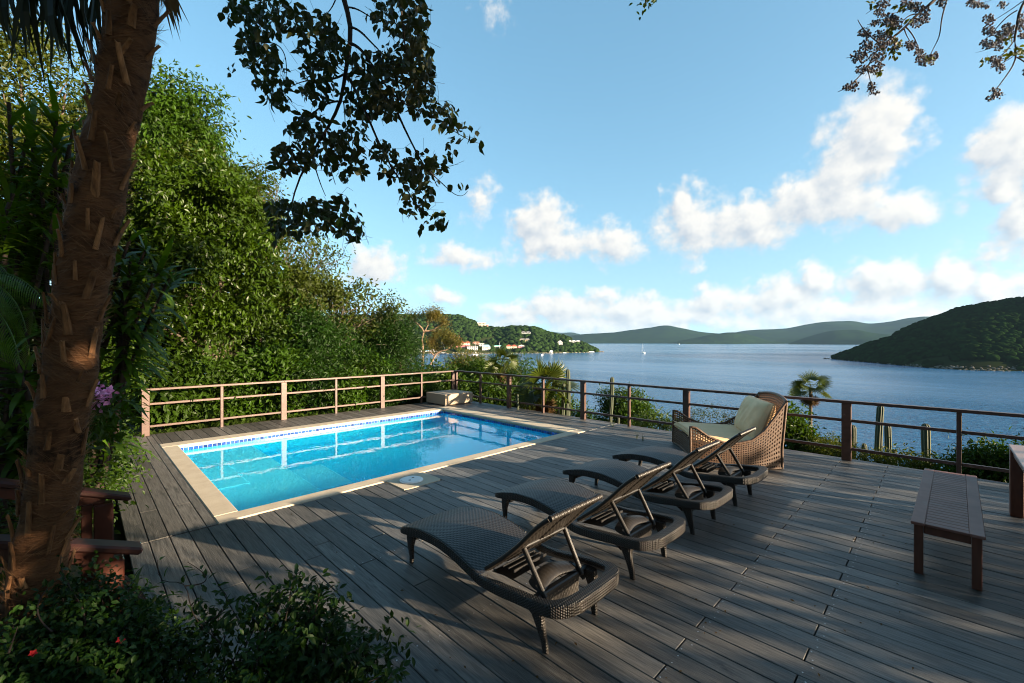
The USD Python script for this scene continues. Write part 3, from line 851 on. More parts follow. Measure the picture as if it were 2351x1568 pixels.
def make_lounger(label):
    """Local frame: foot end at +y (y = 1.61 - s), head end at -y, origin under the rear legs' middle."""
    Y = lambda s: 1.61 - s
    t = thing("sun_lounger", label, "sun lounger", group=None)
    # woven seat
    s = np.arange(.012, 1.09, .0042); x = np.linspace(-1, 1, 150)
    Sg, Xg = np.meshgrid(s, x, indexing="ij")
    hw = halfw(Sg) - .004
    edge = np.clip((1 - np.abs(Xg)) * hw / .02, 0, 1)
    end = np.clip(Sg / .03, 0, 1) ** .5
    z = _pc(Sg) - .016 * (1 - edge) ** 2 - .012 * (1 - end) + .006 * (1 - Xg ** 2) + weave(Xg * hw, Sg) * edge
    seat = grid(np.stack([Xg * hw, Y(Sg), z], -1))
    obj("seat", (seat[0], seat[1]), M["rattan"], t, smooth=True)
    # side rails, skirt and head bow are one rim: section swept round the outline
    path = []
    for q in np.linspace(.02, 1.66, 44):
        path.append((-halfw(q), q))
    hx = halfw(1.66)
    for th in np.linspace(0, np.pi, 25)[1:-1]:
        path.append((-hx * np.sign(np.cos(th)) * abs(np.cos(th)) ** .55, 1.66 + .19 * np.sin(th) ** .85))
    for q in np.linspace(1.66, .02, 44):
        path.append((halfw(q), q))
    secs = []
    path = np.array(path)
    tang = unit(np.gradient(path, axis=0))
    for (px_, q), tg in zip(path, tang):
        nrm = np.array([-tg[1], tg[0]])                     # towards the inside
        if nrm @ np.array([-px_, 1.0 - q]) < 0:
            nrm = -nrm
        grow = float(np.clip((q - 1.0) / .25, 0, 1))
        bow = float(np.clip((q - 1.60) / .2, 0, 1))
        wd = .012 + .050 * grow + .035 * bow
        zt = float(_pc(min(q, 1.92))) - .002
        th_ = .072 - .03 * max(0, (.2 - q) / .2)
        lift = .012 * bow
        pts = [(0, zt - .012 + lift), (.010, zt + lift), (wd - .008, zt + .002), (wd, zt - .008), (wd - .004, zt - .03), (.012, zt - th_), (.002, zt - th_ + .008)]
        secs.append([(px_ + nrm[0] * o, Y(q + nrm[1] * o), zz) for o, zz in pts])
    obj("frame", loft(secs), M["rattan_frame"], t, smooth=50)
    # foot apron
    obj("foot_rail", loft([[(sx * .30, Y(o), zz) for o, zz in ((.006, .272), (.012, .284), (.05, .288), (.05, .245), (.02, .24))] for sx in (-1, 1)][::-1]), M["rattan_frame"], t, smooth=40)
    # legs: tapered, splayed, with a webbed shoulder
    for sx in (-1, 1):
        for (q, dy, z1) in ((.13, .03, .29), (1.61, -.035, .29)):
            x0 = sx * .285; x1 = sx * .262
            yy = Y(q)
            secs = []
            for w, (cx_, cy_, zz) in ((.055, (x0, yy - dy * 1.2, z1)), (.048, (x0, yy - dy * .8, z1 - .05)), (.033, (x0 - sx * .004, yy - dy * .2, .16)), (.024, (x1, yy + dy * .3, .05)), (.021, (x1, yy + dy * .5, .001))):
                secs.append([(cx_ + w * .62 * math.copysign(abs(math.cos(a)) ** .6, math.cos(a)), cy_ + w * math.copysign(abs(math.sin(a)) ** .6, math.sin(a)), zz) for a in np.arange(10) / 10 * 2 * np.pi])
            obj("leg", loft(secs[::-1]), M["rattan_frame"], t, smooth=45)
        obj("leg_brace", hull([(sx * .27 + e, yq, zq) for e in (-.012, .012) for yq, zq in ((Y(1.56), .27), (Y(1.40), .285), (Y(1.53), .20))]), M["rattan_flat"], t)
    for q in (.20, 1.50):
        obj("cross_bar", cbox(-.29, .29, Y(q) - .022, Y(q) + .022, float(_pc(q)) - .11, float(_pc(q)) - .06, .008), M["rattan_flat"], t)
    # raised back: woven front and back skins round a rolled edge
    piv = np.array([0, Y(1.075), .305]); ang = math.radians(43.5); L = .80
    dirv = np.array([0, -math.cos(ang), math.sin(ang)]); nv = np.array([0, math.sin(ang), math.cos(ang)])
    a = np.arange(0, L, .0042); x = np.linspace(-1, 1, 130)
    A, Xg = np.meshgrid(a, x, indexing="ij")
    bw = .272
    curve = -.028 * np.sin(np.clip(A / L, 0, 1) * np.pi) + .05 * np.clip((A / L - .7) / .3, 0, 1) ** 2 * -.6
    edge = np.clip((1 - np.abs(Xg)) * bw / .03, 0, 1) * np.clip((L - A) / .03, 0, 1)
    for side, nm in ((1, "backrest"), (-1, "backrest_rear")):
        hgt = curve + side * (.016 * np.sqrt(edge) + weave(Xg * bw, A, .017, .011, .0032) * (edge > .2))
        if side < 0:
            hgt -= .004 * np.cos(np.round(Xg * 2) * np.pi)
        P = piv + Xg[..., None] * np.array([bw, 0, 0]) + A[..., None] * dirv + hgt[..., None] * nv
        obj(nm, grid(P, flip=side < 0), M["rattan"], t, smooth=True)
    # rolled head edge
    topc = piv + (L - .004) * dirv + float(curve[-1, 0]) * nv
    n_ = 90
    xs = np.linspace(-bw - .002, bw + .002, n_)
    obj("head_roll", tube(np.c_[xs, np.full(n_, topc[1]), np.full(n_, topc[2])], .019 + .0022 * np.sign(np.sin(np.arange(n_) * 1.9)), 8), M["rattan"], t, smooth=50)
    for sx in (-1, 1):
        ss = np.linspace(.02, L - .01, 20)
        cv = -.028 * np.sin(ss / L * np.pi) + .05 * np.clip((ss / L - .7) / .3, 0, 1) ** 2 * -.6
        obj("back_edge", tube(piv + sx * np.array([bw, 0, 0]) + ss[:, None] * dirv + cv[:, None] * nv, .016, 8), M["rattan"], t, smooth=50)
        # strut from the middle of the back down to the cradle
        hi = piv + sx * np.array([.215, 0, 0]) + .40 * dirv - .045 * nv
        lo_ = np.array([sx * .195, Y(1.52), .295])
        obj("strut", bar(hi, lo_ + np.array([0, -.05, -.02]), .026, .034, .006), M["rattan"], t)
        obj("strut_hook", hull([lo_ + np.array(q) for q in ((-.012, -.02, .02), (.012, -.02, .02), (-.012, .03, .035), (.012, .03, .035), (-.012, .0, -.02), (.012, .0, -.02))]), M["rattan_flat"], t)
    mid = piv + .40 * dirv - .045 * nv
    obj("strut_bar", tube([mid + np.array([-.225, 0, 0]), mid + np.array([.225, 0, 0])], .013, 8), M["rattan_flat"], t, smooth=50)
    # bowed ratchet plate under the back
    obj("ratchet_plate", loft([[(sx * .20 + e, Y(yq), zq) for e, yq, zq in ((-.01, 1.08, .27), (.01, 1.08, .27), (.01, 1.30, .30), (-.01, 1.30, .30))] for sx in (-1, 1)]), M["rattan_flat"], t)
    for k in range(3):
        obj("ratchet_slot", cbox(-.17, .17, Y(1.15 + k * .055) - .008, Y(1.15 + k * .055) + .008, .298 + k * .006, .318 + k * .006, .003), M["rattan_flat"], t)
    # padded cradle bar the struts rest on and the woven panel below it
    n_ = 30
    xs = np.linspace(-.165, .165, n_)
    obj("cradle", loft([[(xx, Y(1.47 + .075 * math.cos(a) - .03 * (1 - (xx / .165) ** 2)), .305 + .034 * math.sin(a) + .02 * (1 - (xx / .165) ** 2) + .0016 * math.sin(k * 2.2)) for a in np.arange(10) / 10 * 2 * np.pi] for k, xx in enumerate(xs)]), M["rattan"], t, smooth=50)
    obj("cradle_bar", cbox(-.30, .30, Y(1.535) - .02, Y(1.535) + .02, .262, .300, .008), M["rattan_flat"], t)
    pnl = np.arange(-.19, .19, .006); zz = np.arange(.15, .262, .006)
    Pg, Zg = np.meshgrid(pnl, zz, indexing="ij")
    obj("woven_panel", grid(np.stack([Pg, Y(1.545) + 0 * Pg - weave(Pg, Zg, .018, .012, .004), Zg], -1)), M["rattan"], t, smooth=True)
    return t


L_at = [((2.265, 1.73, 0), 0.0), ((3.377, 1.76, 0), -1.5), ((4.52, 1.75, 0), -1.2), ((5.60, 1.70, 0), -.6)]
L_label = ["nearest dark woven sun lounger, first in the row, closest to the bushes", "second dark woven sun lounger from the bushes, its foot end nearest the skimmer lid", "third dark woven sun lounger from the bushes, next to the farthest one", "farthest dark woven sun lounger, in front of the cushioned wicker armchair"]
l0 = make_lounger(L_label[0])
tag(l0, group="sun loungers in a row beside the pool")
UsdGeom.Xformable(l0).GetOrderedXformOps()[0].Set(Gf.Vec3d(*L_at[0][0]))
for (p, a), lb in list(zip(L_at, L_label))[1:]:
    copy_of(l0, p, a, lb)


# ------------------------------------------------------------------ wicker armchair
def perforated(S, nu, nv, hole=.30, thick=.016, N=None):
    """Sheet with an open cane pattern: S(a, b) maps the unit square to points (vectorised); each cell has an eight-sided hole; rows are staggered."""
    out_v, out_f = [], []
    th = (np.arange(8) + .5) / 8 * 2 * np.pi
    oct_ = np.c_[np.cos(th), np.sin(th)] * hole
    sq = np.array([(.5, .21), (.21, .5), (-.21, .5), (-.5, .21), (-.5, -.21), (-.21, -.5), (.21, -.5), (.5, -.21)])
    cen = np.array([(i + .5, j + .5) for i in range(nu) for j in range(nv)])
    o = (cen[:, None] + oct_[None]); q = (cen[:, None] + sq[None])
    ab = np.concatenate([o, q], 1)                          # cells, 16, 2
    e = 1e-3

    def put(off):
        A, B = ab[..., 0] / nu, ab[..., 1] / nv
        P = S(A, B)
        n = np.cross(S(A + e, B) - S(A - e, B), S(A, B + e) - S(A, B - e))
        return P + unit(n) * off
    n = len(cen)
    Vo, Vi = put(thick / 2), put(-thick / 2)
    V = np.concatenate([Vo, Vi], 1).reshape(-1, 3)         # 32 per cell
    f = []
    for k in range(8):
        k2 = (k + 1) % 8
        f += [(k, 8 + k, 8 + k2), (k, 8 + k2, k2), (16 + k, 24 + k2, 24 + k), (16 + k, 16 + k2, 24 + k2), (k, k2, 16 + k2), (k, 16 + k2, 16 + k)]
    Fa = (np.array(f)[None] + (np.arange(n) * 32)[:, None, None]).reshape(-1, 3)
    # corner knots between four cells
    kn = np.array([(i, j) for i in range(nu + 1) for j in range(nv + 1)], float)
    dk = np.array([(.29, 0), (0, .29), (-.29, 0), (0, -.29)])
    A = np.clip(kn[:, None, 0] + dk[None, :, 0], 0, nu) / nu; B = np.clip(kn[:, None, 1] + dk[None, :, 1], 0, nv) / nv
    P = S(A, B); nn = unit(np.cross(S(A + e, B) - S(A - e, B), S(A, B + e) - S(A, B - e)))
    K = np.concatenate([P + nn * thick / 2, P - nn * thick / 2], 1).reshape(-1, 3)
    fk = np.array([(0, 1, 2), (0, 2, 3), (4, 6, 5), (4, 7, 6)])
    Fk = (fk[None] + (np.arange(len(kn)) * 8)[:, None, None]).reshape(-1, 3) + len(V)
    return np.vstack([V, K]), np.vstack([Fa, Fk])


def make_armchair():
    t = thing("armchair", "wide brown open-weave wicker armchair with sage cushions by the railing", "armchair", (7.50, 2.56, 0), 33.1)
    FW, BW, DF, DB = .82, .60, .66, -.66                  # half widths front and back, depth range

    def side_top(q):                                       # q: 0 front, 1 back
        return np.interp(q, [0, .06, .2, .35, .5, .65, .78, .88, 1], [.615, .60, .47, .40, .385, .43, .56, .75, 1.0])

    def side(sx):
        def S(A, B):
            q, h = A, B
            z = .015 + (side_top(q) - .015) * h
            bow = .05 * np.sin(np.pi * np.clip(q, 0, 1))
            x = (FW + (BW - FW) * q ** 1.2 + bow) * (1 - .03 * (z / .6) + .04 * np.clip(.15 - z, 0, 1))
            y = DF + (DB - DF) * q - .10 * np.clip(z - .3, 0, 1) * q
            return np.stack([sx * x, y, z], -1)
        return S

    def front(A, B):
        x = (A * 2 - 1) * FW
        z = .015 + .285 * B
        y = DF - .10 * (1 - (A * 2 - 1) ** 2) + 0 * B
        return np.stack([x, y, z], -1)

    def back(A, B):
        e = A * 2 - 1
        z = .015 + (1.0 + .05 * (1 - e ** 2) - .015) * B
        w = BW * (1 - .03 * (z / .6) + .04 * np.clip(.15 - z, 0, 1))
        y = DB - .10 * np.clip(z - .3, 0, 1) - .05 * (1 - e ** 2)
        return np.stack([e * w, y, z], -1)
    c = M["cane"]
    obj("side_panel", perforated(side(1), 38, 13), c, t)
    obj("side_panel", perforated(side(-1), 38, 13), c, t)
    obj("front_panel", perforated(front, 44, 8), c, t)
    obj("back_panel", perforated(back, 34, 26), c, t)
    aa = np.linspace(0, 1, 60)
    for sx in (1, -1):
        p = side(sx)(aa, np.ones(60))
        p = np.vstack([side(sx)(np.zeros(12), np.linspace(0, 1, 12))[:-1], p])
        obj("rolled_edge", tube(p, .019 + .002 * np.sin(np.arange(len(p)) * 2.3), 8), c, t, smooth=50)
        p = side(sx)(aa, np.zeros(60))
        obj("base_edge", tube(p + np.array([0, 0, .005]), .016, 8), c, t, smooth=50)
        obj("corner_edge", tube(back(np.full(20, .5 + sx * .5), np.linspace(0, 1, 20)), .022, 8), c, t, smooth=50)
    obj("rolled_edge", tube(back(aa, np.ones(60)), .024, 8), c, t, smooth=50)
    obj("base_edge", tube(front(aa, np.zeros(60)) + np.array([0, 0, .005]), .016, 8), c, t, smooth=50)

    def pillow(w, d, h, r=np.random.default_rng(1), n=40, p=4.0, wr=.006, seed=0):
        g = np.linspace(-1, 1, n)
        A, B = np.meshgrid(g, g, indexing="ij")
        prof_ = np.clip((1 - np.abs(A) ** p), 0, 1) ** .38 * np.clip((1 - np.abs(B) ** p), 0, 1) ** .38
        tops = []
        for s_ in (1, -1):
            wrk = (fbm(np.stack([A * 2.2 + B * .6, B * 1.0, 0 * A + s_], -1), 4, seed) - .5) * 2
            z = s_ * h * (.5 * prof_) + wr * wrk * prof_
            tops.append(grid(np.stack([A * w, B * d, z], -1), flip=(s_ < 0)))
        return cat_(tops)
    # seat cushion follows the flared plan
    v, f = pillow(1.0, 1.0, .15, n=60, p=14, wr=.010)
    q = (1 - v[:, 1]) / 2
    halfx = (FW + (BW - FW) * q ** 1.2) - .035
    cur = .10 * (1 - v[:, 0] ** 2) * np.clip(v[:, 1], 0, 1)
    v = np.c_[v[:, 0] * halfx, -.56 + (v[:, 1] + 1) / 2 * 1.22 - cur, v[:, 2] + .355 + .015 * (1 - v[:, 0] ** 2)]
    cu = obj("seat_cushion", (v, f), M["cushion"], t, smooth=60)
    edge = [(sx * (FW - .035 + (BW - FW) * 0), 0, 0) for sx in (-1, 1)]
    e = np.linspace(-1, 1, 40)
    obj("piping", tube(np.c_[e * (FW - .04), .66 - .10 * (1 - e ** 2), np.full(40, .423)], .006, 6), M["cushion"], cu, smooth=60)
    v, f = pillow(.52, .31, .32, n=70, p=3.2, wr=.022, seed=4)
    # crumple: creases that run from the lower middle outwards
    cr = np.sin(v[:, 0] * 34 + 9 * v[:, 1] + 6 * fbm(np.c_[v[:, :2] * 4, np.zeros(len(v))], 3, 5)) * .006 * np.clip(1 - np.abs(v[:, 1]) / .3, 0, 1) * np.clip(1 - np.abs(v[:, 0]) / .5, 0, 1)
    v[:, 2] += cr * np.sign(v[:, 2])
    th = math.radians(68)
    x, y, z = v.T
    v = np.c_[x, -.46 - .0 + (-z * math.sin(th)) * -1 - y * math.cos(th), .67 + y * math.sin(th) + z * math.cos(th)]
    obj("back_cushion", (v, f), M["cushion"], t, smooth=60)
    return t


make_armchair()

# ------------------------------------------------------------------ ottoman
ot = thing("ottoman", "low square beige woven ottoman in the corner of the railings", "ottoman", (8.06, 10.80, 0))
obj("body", cbox(-.52, .52, -.50, .50, .022, .335, .012), M["ottoman"], ot)
for sx in (-1, 1):
    for sy in (-1, 1):
        obj("foot", cbox(sx * .47 - .04, sx * .47 + .04, sy * .45 - .04, sy * .45 + .04, .001, .0205, .003), M["steel"], ot)


# ------------------------------------------------------------------ bench and table
def slat_bench():
    t = thing("bench", "long slatted reddish wooden bench standing on the shaded deck", "bench", (5.86, -.045, 0), -1.0)
    L, W, H = 2.12, .415, .43
    for sy in (-1, 1):
        obj("side_board", cbox(-L / 2, L / 2, sy * (W / 2 - .042) - .042, sy * (W / 2 - .042) + .042, H - .024, H, .004), M["benchwood"], t)
    n = 27
    p = (L - .004) / n
    for k in range(n):
        x = -L / 2 + .002 + k * p
        obj("slat", cbox(x + .002, x + p - .004, -(W / 2 - .085), W / 2 - .085, H - .022, H - .002, .003), M["benchwood"], t)
    for sy in (-1, 1):
        obj("apron", cbox(-L / 2 + .07, L / 2 - .07, sy * (W / 2 - .05) - .011, sy * (W / 2 - .05) + .011, H - .095, H - .025, .003), M["benchleg"], t)
    for sx in (-1, 1):
        obj("apron", cbox(sx * (L / 2 - .06) - .011, sx * (L / 2 - .06) + .011, -(W / 2 - .075), W / 2 - .075, H - .095, H - .025, .003), M["benchleg"], t)
        for sy in (-1, 1):
            obj("leg", cbox(sx * (L / 2 - .06) - .03, sx * (L / 2 - .06) + .03, sy * (W / 2 - .045) - .028, sy * (W / 2 - .045) + .028, .001, H - .0245, .004), M["benchleg"], t)


slat_bench()
tb = thing("dining_table", "pale-topped wooden table at the right edge with thick dark legs", "table", (6.15, -1.02, 0))
TL, TW, TH_ = 2.22, 1.0, .765
for k in range(7):
    y = -TW / 2 + k * TW / 7
    obj("top_board", cbox(-TL / 2, TL / 2, y + .001, y + TW / 7 - .002, TH_ - .03, TH_, .004), M["tabletop"], tb)
for sy in (-1, 1):
    obj("apron", cbox(-TL / 2 + .13, TL / 2 - .13, sy * (TW / 2 - .04) - .013, sy * (TW / 2 - .04) + .013, TH_ - .11, TH_ - .031, .004), M["benchleg"], tb)
for sx in (-1, 1):
    obj("apron", cbox(sx * (TL / 2 - .06) - .013, sx * (TL / 2 - .06) + .013, -(TW / 2 - .1), TW / 2 - .1, TH_ - .11, TH_ - .031, .004), M["benchleg"], tb)
    for sy in (-1, 1):
        obj("leg", cbox(sx * (TL / 2 - .065) - .06, sx * (TL / 2 - .065) + .06, sy * (TW / 2 - .055) - .05, sy * (TW / 2 - .055) + .05, .001, TH_ - .0305, .006), M["benchleg"], tb)

# ------------------------------------------------------------------ stair with two handrails, rising to the left


def stair_rail(name, label, v, u0=.245):
    t = thing(name, label, "handrail", (.13, v, 0))
    slope = .40

    def P(u, z):
        return np.array([u - .13, 0, z + (.2 - u) * slope])
    obj("handrail", bar(P(u0, .80), P(-2.0, .80), .115, .038, .010), M["capwood"], t)
    obj("rail_board", bar(P(.11, .745), P(-2.0, .745), .03, .075, .004), M["stairwood"], t)
    obj("post", cbox(-.075, .025, -.05, .05, .001, .775, .006), M["stairwood"], t)
    obj("post", cbox(-.135, -.080, -.035, .035, .001, .79, .004), M["stairwood"], t)
    for k in range(3):
        u = -.75 - k * .62
        obj("post", cbox(u - .13 - .05, u - .13 + .05, -.05, .05, float(ground_z(u, v)) - .3, .78 + (.2 - u) * slope, .006), M["stairwood"], t)
    return t


stair_rail("stair_handrail", "far dark red wooden stair handrail behind the palm trunk", 4.13)
stair_rail("stair_handrail", "near dark red wooden stair handrail rising out of the bush", 3.04, .225)
st_ = thing("stair", "short flight of dark red wooden steps between the two stair handrails", "stair", (.1, 3.58, 0))
for k in range(6):
    obj("tread", cbox(-.15 - k * .3, .12 - k * .3, -.46, .47, .10 + k * .13, .14 + k * .13, .006), M["stairwood"], st_)
for sy in (-.475, .485):
    obj("stringer", bar((.1, sy, .02), (-1.75, sy, .82), .03, .2, .004), M["stairwood"], st_)

# ------------------------------------------------------------------ vegetation
def blob(x, y, D, rx, ry, depth=1.0):
    """Ellipsoid of foliage at real distance D; radii given in view pixels at that distance."""
    a, b = rx / F * D, ry / F * D
    return at(x, y, D), np.array([a, (a + b) / 2 * depth, b])


def base_of(blobs, du=0, dv=0):
    c = np.mean([b[0] for b in blobs], 0)
    return np.array([c[0] + du, c[1] + dv, float(ground_z(c[0] + du, c[1] + dv))])


def limbs(r, base, blobs, r0=.12, n_sub=3, fork=.45, wob=.06):
    """Trunk from the ground that forks into limbs running to the foliage masses."""
    top = np.mean([b[0] for b in blobs], 0)
    fk = base + (top - base) * fork
    tr = [base - np.array([0, 0, .3]), base + (fk - base) * .5 + r.normal(size=3) * wob, fk]
    parts = [tube(smooth_path(tr, 10), np.linspace(r0, r0 * .7, 10), 8)]
    lm = []
    for c, R in blobs:
        m = fk + (c - fk) * .5 + r.normal(size=3) * wob * 2
        p = smooth_path([fk, m, c + np.array([0, 0, R[2] * .2])], 10)
        lm.append(tube(p, np.linspace(r0 * .55, r0 * .12, 10), 6))
        for k in range(n_sub):
            e = c + rdir(r, 1)[0] * R * .95
            s0 = p[r.integers(4, 8)]
            q = smooth_path([s0, (s0 + e) / 2 + r.normal(size=3) * wob, e], 8)
            lm.append(tube(q, np.linspace(r0 * .22, r0 * .05, 8), 5))
    return parts, lm


def tree(name, label, cat, blobs, look, n, seed, leaf=(.1, .04), kind="rhomb", bark="bark", r0=.1, group=None, trunk=True, base=None, n_sub=3, fork=.45, extra=None, lump=None, **kw):
    r = np.random.default_rng(seed)
    b = base_of(blobs) if base is None else np.asarray(base, float)
    t = thing(name, label, cat, b, group=group)
    if trunk:
        tr, lm = limbs(r, b, blobs, r0, n_sub, fork)
        obj("trunk", tr, M[bark], t, smooth=60, off=b)
        obj("branches", lm, M[bark], t, smooth=60, off=b, kind="stuff")
    crown = [foliage(r, blobs, n if not lump else int(n * .14), leaf, kind, **kw)]
    if lump:
        crown.append(foliage(r, lumps(blobs, lump[0], lump[1], seed), int(n * 1.05), leaf, kind, **{**kw, "shell": .82, "rough": .3, "thin": .47}))
    obj("crown", crown, M[look], t, off=b, kind="stuff")
    if extra:
        extra(r, t, b)
    return t


def B(lst, v=None, u=None, D=None, depth=1.0, jit=0):
    return [blob(x, y, (D if D else (Dv(x, v) if v else Du(x, u))), rx, ry, depth) for x, y, rx, ry in lst]


def lumps(blobs, k, size, seed, flat=.85):
    """Break big masses into smaller rounded ones sitting on their outsides."""
    r = np.random.default_rng(seed)
    out = []
    for c, R in blobs:
        d = rdir(r, k * 3)
        d = d[(d @ -FWD > -.35)][:k]
        for q in d:
            s_ = r.uniform(.7, 1.25) * size
            out.append((c + q * R * r.uniform(.62, .95), R * s_ * np.array([1, 1, flat])))
    return out


# trees on the slope behind the far railing
tree("broadleaf_tree", "tall yellow-green tree at the far left, partly hidden by the palm trunk", "tree", B([(40, 150, 110, 90), (150, 230, 90, 75), (30, 330, 120, 120), (185, 380, 80, 110), (110, 520, 110, 120), (-90, 250, 130, 180), (-60, 520, 130, 160)], v=13.0), "g_yellow", 34000, 101, (.12, .045), clump=.35, rough=.35, lump=(9, .42), r0=.14)
tree("broadleaf_tree", "bright green tree whose crown rises highest right of the palm trunk", "tree", B([(415, 240, 45, 62), (462, 280, 42, 55), (385, 320, 75, 75), (492, 315, 26, 30), (352, 250, 45, 60), (430, 380, 80, 70)], v=15.0), "g_bright", 22000, 102, (.15, .055), kind="oval", clump=.4, rough=.3, lump=(9, .45), r0=.14, droop=.6)
tree("broadleaf_tree", "massive dense dark green tree of small glossy leaves behind the left railing", "tree", B([(385, 470, 130, 110), (500, 480, 95, 110), (330, 580, 120, 120), (470, 620, 150, 120), (585, 610, 62, 105), (280, 720, 110, 100), (410, 750, 150, 100), (560, 745, 110, 90), (520, 560, 100, 90), (615, 700, 62, 85), (650, 770, 60, 70)], v=13.6), "g_gloss", 52000, 103, (.15, .062), kind="oval", clump=.26, per=12, rough=.32, lump=(14, .36), r0=.2, shell=.7)
tree("broadleaf_tree", "olive tree top with creeper-like leaves between the bright tree and the airy tree", "tree", B([(470, 440, 70, 60), (540, 470, 55, 60), (590, 520, 50, 60)], v=14.6), "g_airy", 12000, 104, (.12, .065), kind="oval", clump=.35, lump=(7, .5), r0=.09)
tree("airy_tree", "airy sparse tree with thin pale branches showing sky, under the hanging bough", "tree", B([(592, 410, 46, 40), (622, 455, 26, 46), (690, 555, 55, 40), (755, 590, 42, 30), (705, 615, 60, 36), (640, 520, 40, 50)], v=14.2), "g_airy", 3300, 105, (.10, .05), kind="oval", clump=.3, per=6, rough=.4, r0=.07, n_sub=9, shell=.3, fork=.55, base=(3.2, 14.0, 0.0))
tree("airy_tree", "open-crowned tree with leaning limbs at the right end of the tree line", "tree", B([(740, 685, 60, 45), (800, 690, 60, 46), (855, 705, 48, 44), (885, 750, 24, 32), (690, 700, 60, 60), (830, 745, 55, 34), (660, 650, 50, 45)], v=13.6), "g_airy", 14000, 106, (.125, .06), kind="oval", clump=.3, per=8, rough=.35, lump=(6, .5), r0=.09, n_sub=6, base=(4.2, 13.0, -.2))
tree("feathery_tree", "dark green feathery-leaved tree just left of the orange tree", "tree", B([(885, 800, 55, 55), (935, 790, 26, 46), (925, 850, 38, 36), (905, 740, 30, 24)], v=13.0), "g_feather", 15000, 107, (.11, .034), clump=.3, per=14, lump=(8, .45), r0=.08)
tree("feathery_tree", "shaded feathery green tree filling the gap under the open-crowned tree", "tree", B([(805, 815, 62, 50), (715, 790, 70, 60), (630, 835, 60, 55), (765, 775, 50, 34), (680, 745, 45, 40)], v=13.2), "g_feather", 20000, 108, (.13, .045), clump=.34, per=14, lump=(9, .42), r0=.1)
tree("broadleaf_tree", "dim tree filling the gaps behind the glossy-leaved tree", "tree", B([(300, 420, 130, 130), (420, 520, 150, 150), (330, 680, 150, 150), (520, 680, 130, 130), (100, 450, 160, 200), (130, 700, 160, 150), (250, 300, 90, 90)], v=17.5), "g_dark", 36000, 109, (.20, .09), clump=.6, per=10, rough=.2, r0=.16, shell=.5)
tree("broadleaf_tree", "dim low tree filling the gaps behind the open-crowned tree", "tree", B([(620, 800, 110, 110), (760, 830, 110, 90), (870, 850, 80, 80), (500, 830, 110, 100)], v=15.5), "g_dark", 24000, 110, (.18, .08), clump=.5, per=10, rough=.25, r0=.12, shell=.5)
shrubs = [(262, 850, 65, 80, "g_gloss", (.09, .04), "oval", "rounded green shrub between the palm trunk and the end of the railing"),
          (390, 900, 75, 62, "g_mid", (.17, .075), "oval", "broad-leaved shrub behind the first bay of the left railing"),
          (505, 890, 75, 70, "g_mid", (.13, .055), "oval", "mid green shrub behind the thin post of the first two bays"),
          (610, 890, 75, 70, "g_bright", (.15, .07), "oval", "large-leaved bright shrub behind the second wide post"),
          (710, 880, 70, 65, "g_feather", (.11, .036), "rhomb", "soft feathery shrub behind the middle of the left railing"),
          (800, 875, 65, 60, "g_bright", (.12, .05), "oval", "leafy shrub left of the third wide post"),
          (880, 880, 60, 55, "g_feather", (.11, .036), "rhomb", "feathery shrub behind the third wide post"),
          (955, 890, 45, 40, "g_feather", (.10, .034), "rhomb", "small feathery shrub beside the ottoman, behind the railing")]
for k, (x, y, rx, ry, lk, lf, kd, lb) in enumerate(shrubs):
    tree("shrub", lb, "shrub", B([(x, y, rx, ry), (x - rx * .5, y + ry * .5, rx * .7, ry * .6), (x + rx * .5, y + ry * .45, rx * .7, ry * .6)], v=12.5), lk, 9000 if lf[0] > .1 else 14000, 120 + k, lf, kind=kd, clump=.28, per=10, r0=.035, rough=.35, lump=(7, .5))


def strap_clump(r, c, n, L, W, up=.6):
    """Rosette of strap leaves from one point."""
    a = r.uniform(0, 2 * math.pi, n); e = r.uniform(.15, 1.2, n)
    D = np.c_[np.cos(a) * np.cos(e), np.sin(a) * np.cos(e), np.sin(e) * up + .15]
    N = np.c_[-np.cos(a) * .4, -np.sin(a) * .4, np.ones(n)]
    return leaves(np.tile(c, (n, 1)) + r.normal(size=(n, 3)) * .02, D, N, L * r.uniform(.7, 1.15, n), W, "strap")


r = np.random.default_rng(7)
gc = []
for k in range(260):
    u, v = r.uniform(.95, 4.6), r.uniform(11.5, 12.3)
    if u > 2.6 and r.random() < .35:
        continue
    gc.append(strap_clump(r, np.array([u, v, float(ground_z(u, v)) + .05]), 11, .36, .045))
obj("groundcover", gc, M["g_strappy"], label="yellow-green strap-leaved ground cover along the foot of the left railing", cat="ground cover", kind="stuff")

# bushes at the left edge of the deck
tree("shrub", "leafy green bush spilling onto the left edge of the deck, beside the palm trunk", "shrub", [(np.array([-.15, 6.6, .55]), np.array([.5, .9, .6])), (np.array([-.35, 5.6, .5]), np.array([.5, .6, .6])), (np.array([.05, 7.6, .45]), np.array([.4, .7, .5])), (np.array([-.2, 8.6, .7]), np.array([.5, .8, .8]))], "g_mid", 15000, 140, (.055, .028), kind="oval", clump=.16, per=9, r0=.03, rough=.35, base=(-.25, 6.6, -.1))
pk = thing("flowering_shrub", "shrub with clusters of pink flowers beside the palm trunk", "shrub", (-.45, 4.65, 0))
r = np.random.default_rng(8)
for x, y, s in ((208, 898, 16), (200, 912, 14), (216, 908, 12), (232, 900, 11), (240, 906, 9), (213, 930, 8)):
    c = at(x + 5, y, 3.3)
    P = c + r.normal(size=(26, 3)) * (s / F * 3.9) * .55
    obj("flower_cluster", leaves(P, rdir(r, 26) + (c - np.array([-.45, 4.65, 0])) * 0, rdir(r, 26), .045, .034, "oval"), M["pink"], pk, off=(-.45, 4.65, 0))
cs = [at(213, 905, 3.3), at(241, 905, 3.3), at(185, 950, 3.5)]
